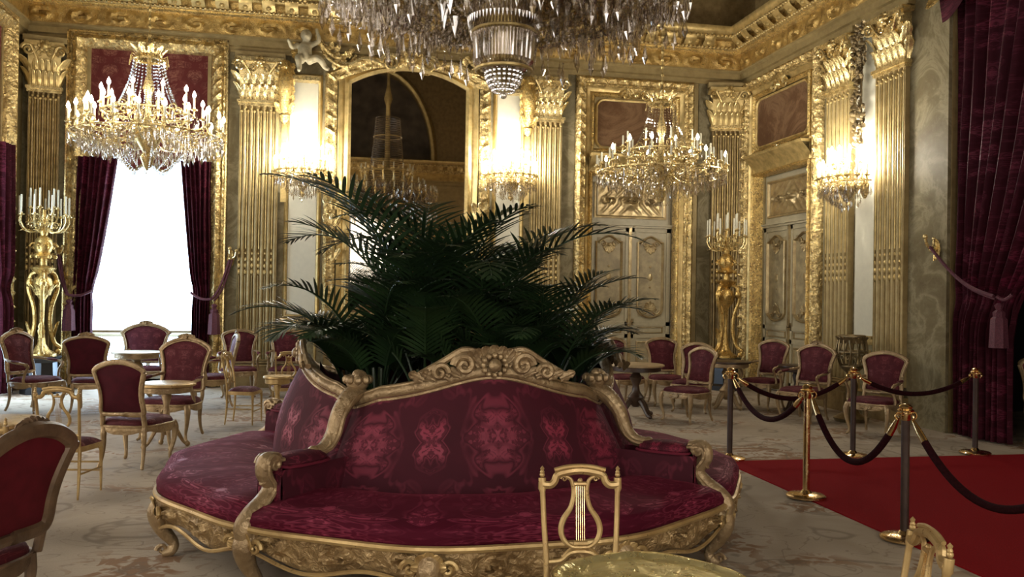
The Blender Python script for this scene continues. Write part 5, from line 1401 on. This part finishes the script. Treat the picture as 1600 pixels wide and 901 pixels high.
def leg_g(x, y, zs, sx, sy, front=True):
    g = G()
    if front: pr = [(0, zs), (0.025, zs-0.07), (0.01, zs*0.5), (-0.02, zs*0.22), (-0.012, 0.03), (0.02, 0.012)]; rd = [0.034, 0.036, 0.024, 0.016, 0.018, 0.014]
    else: pr = [(0, zs), (0.005, zs-0.08), (0.0, zs*0.55), (0.02, zs*0.25), (0.05, 0.03), (0.06, 0.012)]; rd = [0.028, 0.028, 0.022, 0.017, 0.017, 0.014]
    n = math.hypot(sx, sy); c, q = sx/n, sy/n
    g.tube([Vector((x+p.x*c, y+p.x*q, p.y)) for p in catm([(r_, z, 0) for r_, z in pr], 4)], lerp_list(rd, 21), 8)
    return g
def upholstered(label, loc, rz, arms=False, wt=0.25, zt=1.02, arch=0.07, crest=True, gm='gold_chair', plainback=True, name=None, group=None, sw=0.28, k=0.2, fr=0.027):
    gm = MT[gm]
    root = thing(name or ('armchair' if arms else 'side_chair'), label, 'armchair' if arms else 'chair', (loc[0], loc[1], 0), rz, group or 'gilt chairs upholstered in wine damask')
    zs = 0.40; sd_ = 0.25
    chair_seat(root, sw, sd_+0.02, zs, MT['damask_chair'], gm)
    for sx in (-1, 1):
        part('leg', leg_g(sx*(sw-0.035), -sd_+0.02, zs, sx, -1, True), gm, root)
        part('leg', leg_g(sx*(sw-0.08), sd_-0.02, zs, sx*0.3, 1, False), gm, root)
    out = outline(wt, wt*0.86, 0.52, zt, arch)
    L = lambda p, dy=0: lean(p.x, p.y, 0.235+dy, k)
    g = G(); g.tube([L(p) for p in out], fr, 8, True, 0.8)
    g.tube([L(p, -0.022) for p in [Vector((q.x*0.93, 0.77+(q.y-0.77)*0.94, 0)) for q in out]], 0.008, 5, True)
    for sx in (-1, 1): g.tube([lean(sx*wt*0.82, 0.54, 0.235, k), lean(sx*wt*0.84, 0.46, 0.235, k), (sx*min(wt*0.86, 0.24), 0.235, 0.40)], 0.024, 8)
    part('back_frame', g, gm, root)
    cz = (0.52+zt)/2
    for nm, dy, m_, fl in (('backrest', -0.035, MT['damask_chair'], False), ('outer_back', 0.02, MT['plainvelvet'] if fr < 0.03 else MT['plainred'], True)):
        g = G(); n = len(out)
        def fn(u, v):
            i = int(round(u*n)) % n; p = out[i]; x = p.x*v*0.97; z = cz+(p.y-cz)*v*0.98
            return tuple(lean(x, z, 0.235, k)+Vector((0, dy*(1-v**3)*1.0, 0)))
        g.grid(fn, n, 6, cu=True, uvf=lambda u, v: ((out[int(round(u*n)) % n].x)*v*0.97, cz+(out[int(round(u*n)) % n].y-cz)*v), flip=fl)
        part(nm, g, m_, root)
    if crest:
        g = G(); T0 = lean(0, zt+0.015, 0.235, k)
        for q in range(-3, 4): g.leaf(T0+Vector((0.022*q, -0.01, 0)), (math.sin(q*0.45), 0, math.cos(q*0.45)), (0, -1, 0), 0.045, 0.06-0.004*abs(q), 0.3, n=5)
        for s_ in (-1, 1): g.spiral(T0+Vector((0.07*s_, -0.01, -0.005)), (s_, 0, 0), (0, 0, 1), 0.03, 1.2, 0.010, 5, 12)
        g.ball(T0+Vector((0, -0.02, 0.0)), 0.02); 
        part('crest', g, gm, root)
    if arms:
        for s_ in (-1, 1):
            pts = catm([lean(s_*0.225, 0.72, 0.235, k), (s_*0.29, 0.16, 0.70), (s_*0.32, 0.0, 0.68), (s_*0.315, -0.13, 0.665), (s_*0.29, -0.17, 0.63), (s_*0.285, -0.12, 0.55), (s_*0.30, -0.10, 0.44), (s_*0.28, -0.12, 0.39)], 5)
            g = G(); g.tube(pts, 0.019, 7); g.spiral((s_*0.305, -0.15, 0.645), (0, -1, 0), (0, 0, 1), 0.03, 1.2, 0.012, 5, 12); am = part('arm', g, gm, root)
            g = G(); g.grid(lambda u, v: (s_*(0.30+0.012*u)+0.03*math.cos(2*PI*v)*math.sin(PI*u)**0.3, 0.12-0.20*u, 0.70-0.02*u+0.02*math.sin(2*PI*v)*math.sin(PI*u)**0.3), 8, 10, cv=True)
            part('arm_pad', g, MT['damask_chair'], am)
    return root
def lyre_chair(label, loc, rz, gm='gold_pale'):
    gm = MT[gm]; root = thing('lyre_chair', label, 'chair', (loc[0], loc[1], 0), rz, 'light gilt chairs with lyre backs')
    zs = 0.42
    def rimp(a, s=1.0):
        c, q = math.cos(a), math.sin(a); x = math.copysign(abs(c)**0.35, c)*0.195*s; y = math.copysign(abs(q)**0.35, q)*0.18*s; return x*(1-0.12*y/0.18), y
    g = G(); g.grid(lambda u, v: (*rimp(2*PI*u, v), zs+0.05*(1-v**4)), 28, 6, cu=True, uvf=lambda u, v: (0.2*v*math.cos(2*PI*u), 0.2*v*math.sin(2*PI*u)), flip=True); part('seat', g, MT['damask_chair'], root)
    g = G(); g.grid(lambda u, v: (*rimp(2*PI*u, 1.03), zs+0.005-0.045*v), 28, 1, cu=True); g.grid(lambda u, v: (*rimp(2*PI*u, 1.03*v), zs-0.04), 28, 1, cu=True); part('seat_rail', g, gm, root)
    for s_ in (-1, 1):
        g = G(); g.tube([(s_*0.18, -0.165, zs-0.02), (s_*0.18, -0.165, zs-0.06), (s_*0.183, -0.168, zs-0.075), (s_*0.185, -0.17, 0.2), (s_*0.187, -0.172, 0.0)], [0.02, 0.02, 0.016, 0.013, 0.009], 8); part('leg', g, gm, root)
        g = G(); g.tube([(s_*0.155, 0.165, zs+0.0), (s_*0.155, 0.17, 0.2), (s_*0.158, 0.19, 0.0)], [0.016, 0.014, 0.009], 8); part('leg', g, gm, root)
        g = G(); g.tube([(s_*0.15, 0.165, zs-0.02), (s_*0.155, 0.18, 0.56), (s_*0.163, 0.205, 0.68), (s_*0.168, 0.225, 0.80), (s_*0.17, 0.23, 0.815), (s_*0.17, 0.235, 0.86)], [0.013, 0.013, 0.012, 0.012, 0.018, 0.017], 10)
        g.ball((s_*0.17, 0.237, 0.872), 0.012); g.lathe([(0.006, 0), (0.011, 0.006), (0.007, 0.014), (0.01, 0.022), (0.0, 0.034)], (s_*0.17, 0.237, 0.878), 8)
        part('back_post', g, gm, root)
    def bk(x, z): return Vector((x, 0.165+(z-0.42)*0.155, z))
    # stepped top rail
    prof = catm([bk(-0.17, 0.832), bk(-0.135, 0.83), bk(-0.115, 0.845), bk(-0.10, 0.872), bk(-0.05, 0.885), bk(0, 0.89), bk(0.05, 0.885), bk(0.10, 0.872), bk(0.115, 0.845), bk(0.135, 0.83), bk(0.17, 0.832)], 5)
    g = G(); g.tube(prof, 0.017, 8, False, 1.0); g.tube(catm([bk(-0.115, 0.893), bk(-0.06, 0.906), bk(0, 0.91), bk(0.06, 0.906), bk(0.115, 0.893)], 5), 0.009, 6); part('top_rail', g, gm, root)
    g = G(); g.tube(catm([bk(-0.155, 0.515), bk(-0.09, 0.52), bk(-0.05, 0.548), bk(0, 0.555), bk(0.05, 0.548), bk(0.09, 0.52), bk(0.155, 0.515)], 5), 0.012, 8)
    g.tube(catm([bk(-0.08, 0.53), bk(-0.03, 0.575), bk(0.03, 0.575), bk(0.08, 0.53)], 4), 0.009, 6); part('lower_rail', g, gm, root)
    g = G()
    for s_ in (-1, 1):
        g.tube(catm([bk(s_*0.065, 0.865), bk(s_*0.04, 0.85), bk(s_*0.03, 0.80), bk(s_*0.042, 0.74), bk(s_*0.075, 0.69), bk(s_*0.087, 0.65), bk(s_*0.078, 0.61), bk(s_*0.045, 0.578), bk(0, 0.572)], 5), lerp_list([0.007, 0.009, 0.010, 0.011, 0.013, 0.013, 0.012, 0.010, 0.009], 41), 8)
        g.spiral(bk(s_*0.072, 0.855), (s_, 0, 0), (0, 0, 1), 0.014, 1.2, 0.005, 5, 12)
    g.tube([bk(-0.028, 0.835), bk(0.028, 0.835)], 0.010, 7); g.tube([bk(-0.03, 0.59), bk(0.03, 0.59)], 0.012, 7); g.ball(bk(0, 0.848), 0.012)
    part('lyre', g, gm, root)
    g = G()
    for i in range(5): x = -0.018+0.009*i; g.tube([bk(x, 0.835), bk(x, 0.59)], 0.0022, 5)
    part('strings', g, MT['brass'], root, kind='stuff')
    g = G()
    for z in (0.17, 0.24):
        g.tube([(-0.185, -0.17, z), (0.185, -0.17, z)], 0.008, 6)
    for s_ in (-1, 1): g.tube([(s_*0.186, -0.17, 0.2), (s_*0.157, 0.175, 0.2)], 0.008, 6)
    part('stretcher', g, gm, root)
    return root
def gueridon(label, loc, r, zt=0.74, top='tabletop', ped='gold_chair', group=None, feet=4):
    root = thing('pedestal_table', label, 'table', (loc[0], loc[1], 0), 0.4, group)
    g = G(); g.lathe([(0.0, zt-0.035), (r*0.93, zt-0.035), (r, zt-0.025), (r, zt-0.006), (r*0.97, zt), (0, zt)], (0, 0, 0), 40); part('tabletop', g, MT[top], root)
    g = G(); g.lathe([(r*0.8, zt-0.10), (r*0.88, zt-0.09), (r*0.88, zt-0.035)], (0, 0, 0), 32); part('apron', g, MT[ped], root)
    g = G(); k = 1 if r > 0.35 else 0.6
    g.lathe([(0.04*k, 0.14), (0.10*k, 0.2), (0.12*k, 0.28), (0.06*k, 0.36), (0.045*k, 0.45), (0.09*k, 0.56), (0.05*k, 0.62), (0.14*k, zt-0.1)], (0, 0, 0), 18); part('pedestal', g, MT[ped], root)
    for i in range(feet):
        a = 2*PI*i/feet; c, q = math.cos(a), math.sin(a); g = G(); R_ = r*0.75
        g.tube([Vector((p.x*c, p.x*q, p.y)) for p in catm([(0.04, 0.24, 0), (R_*0.45, 0.2, 0), (R_*0.8, 0.06, 0), (R_, 0.03, 0)], 5)], lerp_list([0.045*k, 0.04*k, 0.028*k, 0.026*k], 16), 8)
        g.ball((R_*c, R_*q, 0.03), 0.03); part('foot', g, MT[ped], root)
    return root

# ---- left group
upholstered('side chair seen from behind in the left aisle, nearest the little gilt table', (-1.92, 8.95), PI-0.3, False, 0.245, 1.02, 0.075, False)
upholstered('armchair seen from behind with a low carved crest, left of the little gilt table', (-3.34, 12.9), PI-0.05, True, 0.285, 1.05, 0.07, True)
upholstered('armchair turned to the right in front of the left torchere', (-4.12, 13.0), R(62), True, 0.26, 1.08, 0.09, True)
upholstered('wide armchair standing against the bright white blind', (-3.1, 14.7), 0.05, True, 0.36, 1.13, 0.12, True, sw=0.36)
upholstered('wide-backed armchair facing the camera behind the little gilt table', (-1.88, 10.5), -0.25, True, 0.30, 1.12, 0.11, True, sw=0.31)
upholstered('armchair in profile facing left, before the right-hand window drape', (-1.85, 13.3), R(-75), True, 0.26, 1.06, 0.08, True)
upholstered('armchair facing the camera before the first fluted pilaster', (-1.6, 14.6), 0.1, True, 0.27, 1.05, 0.07, False)
upholstered('armchair facing the camera, half hidden by pale palm leaves', (-0.85, 14.6), 0.05, True, 0.27, 1.05, 0.08, False)
lyre_chair('lyre-back chair in profile between the settee and the pilaster', (-1.2, 11.6), R(78))
lyre_chair('lyre-back chair just behind the left shoulder of the round settee', (-0.68, 12.0), PI+0.1)
lyre_chair('lyre-back chair in the left foreground aisle, seen from behind', (-2.17, 7.7), PI-0.15)
lyre_chair('lyre-back chair cut by the left picture edge', (-2.17, 5.95), PI+0.1)
gueridon('little round table with gilt top between two crimson chairs', (-1.82, 9.85), 0.30, 0.70, 'gold_pale', 'gold_chair')
gueridon('small gilt table beside the lyre-back chair behind the settee', (-0.75, 11.05), 0.17, 0.66, 'gold_pale', 'gold_pale', feet=3)
gueridon('round gilt-topped table at the left picture edge', (-2.42, 6.78), 0.33, 0.75, 'gold_pale', 'gold_chair')
gueridon('round table before the window between the far left armchairs', (-3.0, 13.9), 0.36, 0.76, 'tabletop', 'gold_chair')
upholstered('large armchair in the left foreground seen from outside its plain red back', (-1.76, 4.52), R(-112), True, 0.29, 1.04, 0.10, True, gm='brownwood', name='armchair', k=0.28, fr=0.04)
# ---- right group
upholstered('side chair left of the pair facing us in front of the back double door', (4.42, 13.1), 0.25, False, 0.235, 1.03, 0.07, False)
upholstered('side chair right of the pair facing us in front of the back double door', (5.10, 13.0), -0.1, False, 0.25, 1.04, 0.07, False)
upholstered('side chair behind the profile one, right of the round dark table', (5.22, 12.25), R(-35), False, 0.24, 1.0, 0.08, False)
upholstered('side chair in profile facing the round dark table', (4.72, 11.25), R(-62), False, 0.235, 1.0, 0.08, False)
gueridon('round beige-topped table on a heavy dark pedestal before the back door', (4.15, 11.75), 0.40, 0.75, 'tabletop', 'darkwood')
upholstered('armchair turned left before the oblique right wall door', (6.46, 12.45), R(-58), True, 0.255, 1.05, 0.07, False)
upholstered('armchair under the right wall sconce, behind the velvet ropes', (6.42, 11.15), R(-60), True, 0.29, 1.06, 0.10, True)
upholstered('armchair nearest the ropes, before the last fluted pilaster', (6.70, 9.92), R(-56), True, 0.28, 1.03, 0.08, False)
gueridon('small dark table between the torchere and the right armchairs', (5.9, 12.5), 0.36, 0.74, 'darkwood', 'gold_chair')
gueridon('small dark table between the two right armchairs', (6.75, 11.95), 0.26, 0.72, 'darkwood', 'darkwood')
upholstered('chair whose gilt edge just shows at the right picture edge', (8.24, 8.72), R(-20), False, 0.25, 1.06, 0.08, False)
jd = thing('jardiniere_stand', 'carved openwork gilt basket on a dark stand between the right armchairs', 'stand', (7.1, 11.05, 0), 0.3)
g = G(); g.lathe([(0.22, 0), (0.24, 0.05), (0.12, 0.12), (0.06, 0.3), (0.09, 0.5), (0.05, 0.66), (0.16, 0.76)], (0, 0, 0), 16); part('stand', g, MT['bronze'], jd)
g = G()
for z, r_ in ((0.78, 0.15), (0.98, 0.2), (1.2, 0.17)): g.tube([(r_*math.cos(a*PI/12), r_*math.sin(a*PI/12), z) for a in range(24)], 0.018, 6, True)
for i in range(14):
    a = 2*PI*i/14; c, q = math.cos(a), math.sin(a)
    g.tube(catm([(0.15*c, 0.15*q, 0.78), (0.21*math.cos(a+0.2), 0.21*math.sin(a+0.2), 0.98), (0.17*c, 0.17*q, 1.2)], 4), 0.012, 5)
    g.leaf((0.16*c, 0.16*q, 1.1), (0.4*c, 0.4*q, 1), (c, q, 0), 0.08, 0.12, 0.3, n=5); g.spiral((0.2*c, 0.2*q, 0.9), (-q, c, 0), (0, 0, 1), 0.04, 1.2, 0.009, 5, 12)
part('openwork_basket', g, MT['bronze'], jd)
# ---- foreground
lyre_chair('lyre-back gilt chair standing in front of the round settee', (1.035, 3.50), -0.12).scale = (1, 1, 1.035)
lyre_chair('lyre-back gilt chair turned sideways at the bottom right by the nearest rope post', (1.80, 2.74), R(-107))
tb = thing('pedestal_table', 'hammered brass-gold round table cut by the bottom edge', 'table', (1.03, 2.74, 0), 0.0)
g = G(); rt0_ = 0.325
g.grid(lambda u, v: ((rt0_*(1+0.03*math.cos(5*2*PI*u))*v)*math.cos(2*PI*u), (rt0_*(1+0.03*math.cos(5*2*PI*u))*v)*math.sin(2*PI*u), 0.742+0.004*noise.noise(Vector((v*math.cos(2*PI*u)*5, v*math.sin(2*PI*u)*5, 0)))*2+(0.012 if v > 0.95 else 0)), 80, 24, cu=True)
g.grid(lambda u, v: ((rt0_*(1+0.03*math.cos(5*2*PI*u))+0.006)*math.cos(2*PI*u), (rt0_*(1+0.03*math.cos(5*2*PI*u))+0.006)*math.sin(2*PI*u), 0.755-0.03*v), 80, 1, cu=True)
part('tabletop', g, MT['gold_hammered'], tb)
g = G(); g.lathe([(0.05, 0.1), (0.08, 0.2), (0.04, 0.35), (0.06, 0.55), (0.1, 0.725)], (0, 0, 0), 16); part('pedestal', g, MT['gold_chair'], tb)
for i in range(3):
    a = 2*PI*i/3; g = G(); g.tube(catm([(0.03*math.cos(a), 0.03*math.sin(a), 0.18), (0.15*math.cos(a), 0.15*math.sin(a), 0.12), (0.25*math.cos(a), 0.25*math.sin(a), 0.02)], 5), 0.02, 7); part('foot', g, MT['gold_chair'], tb)
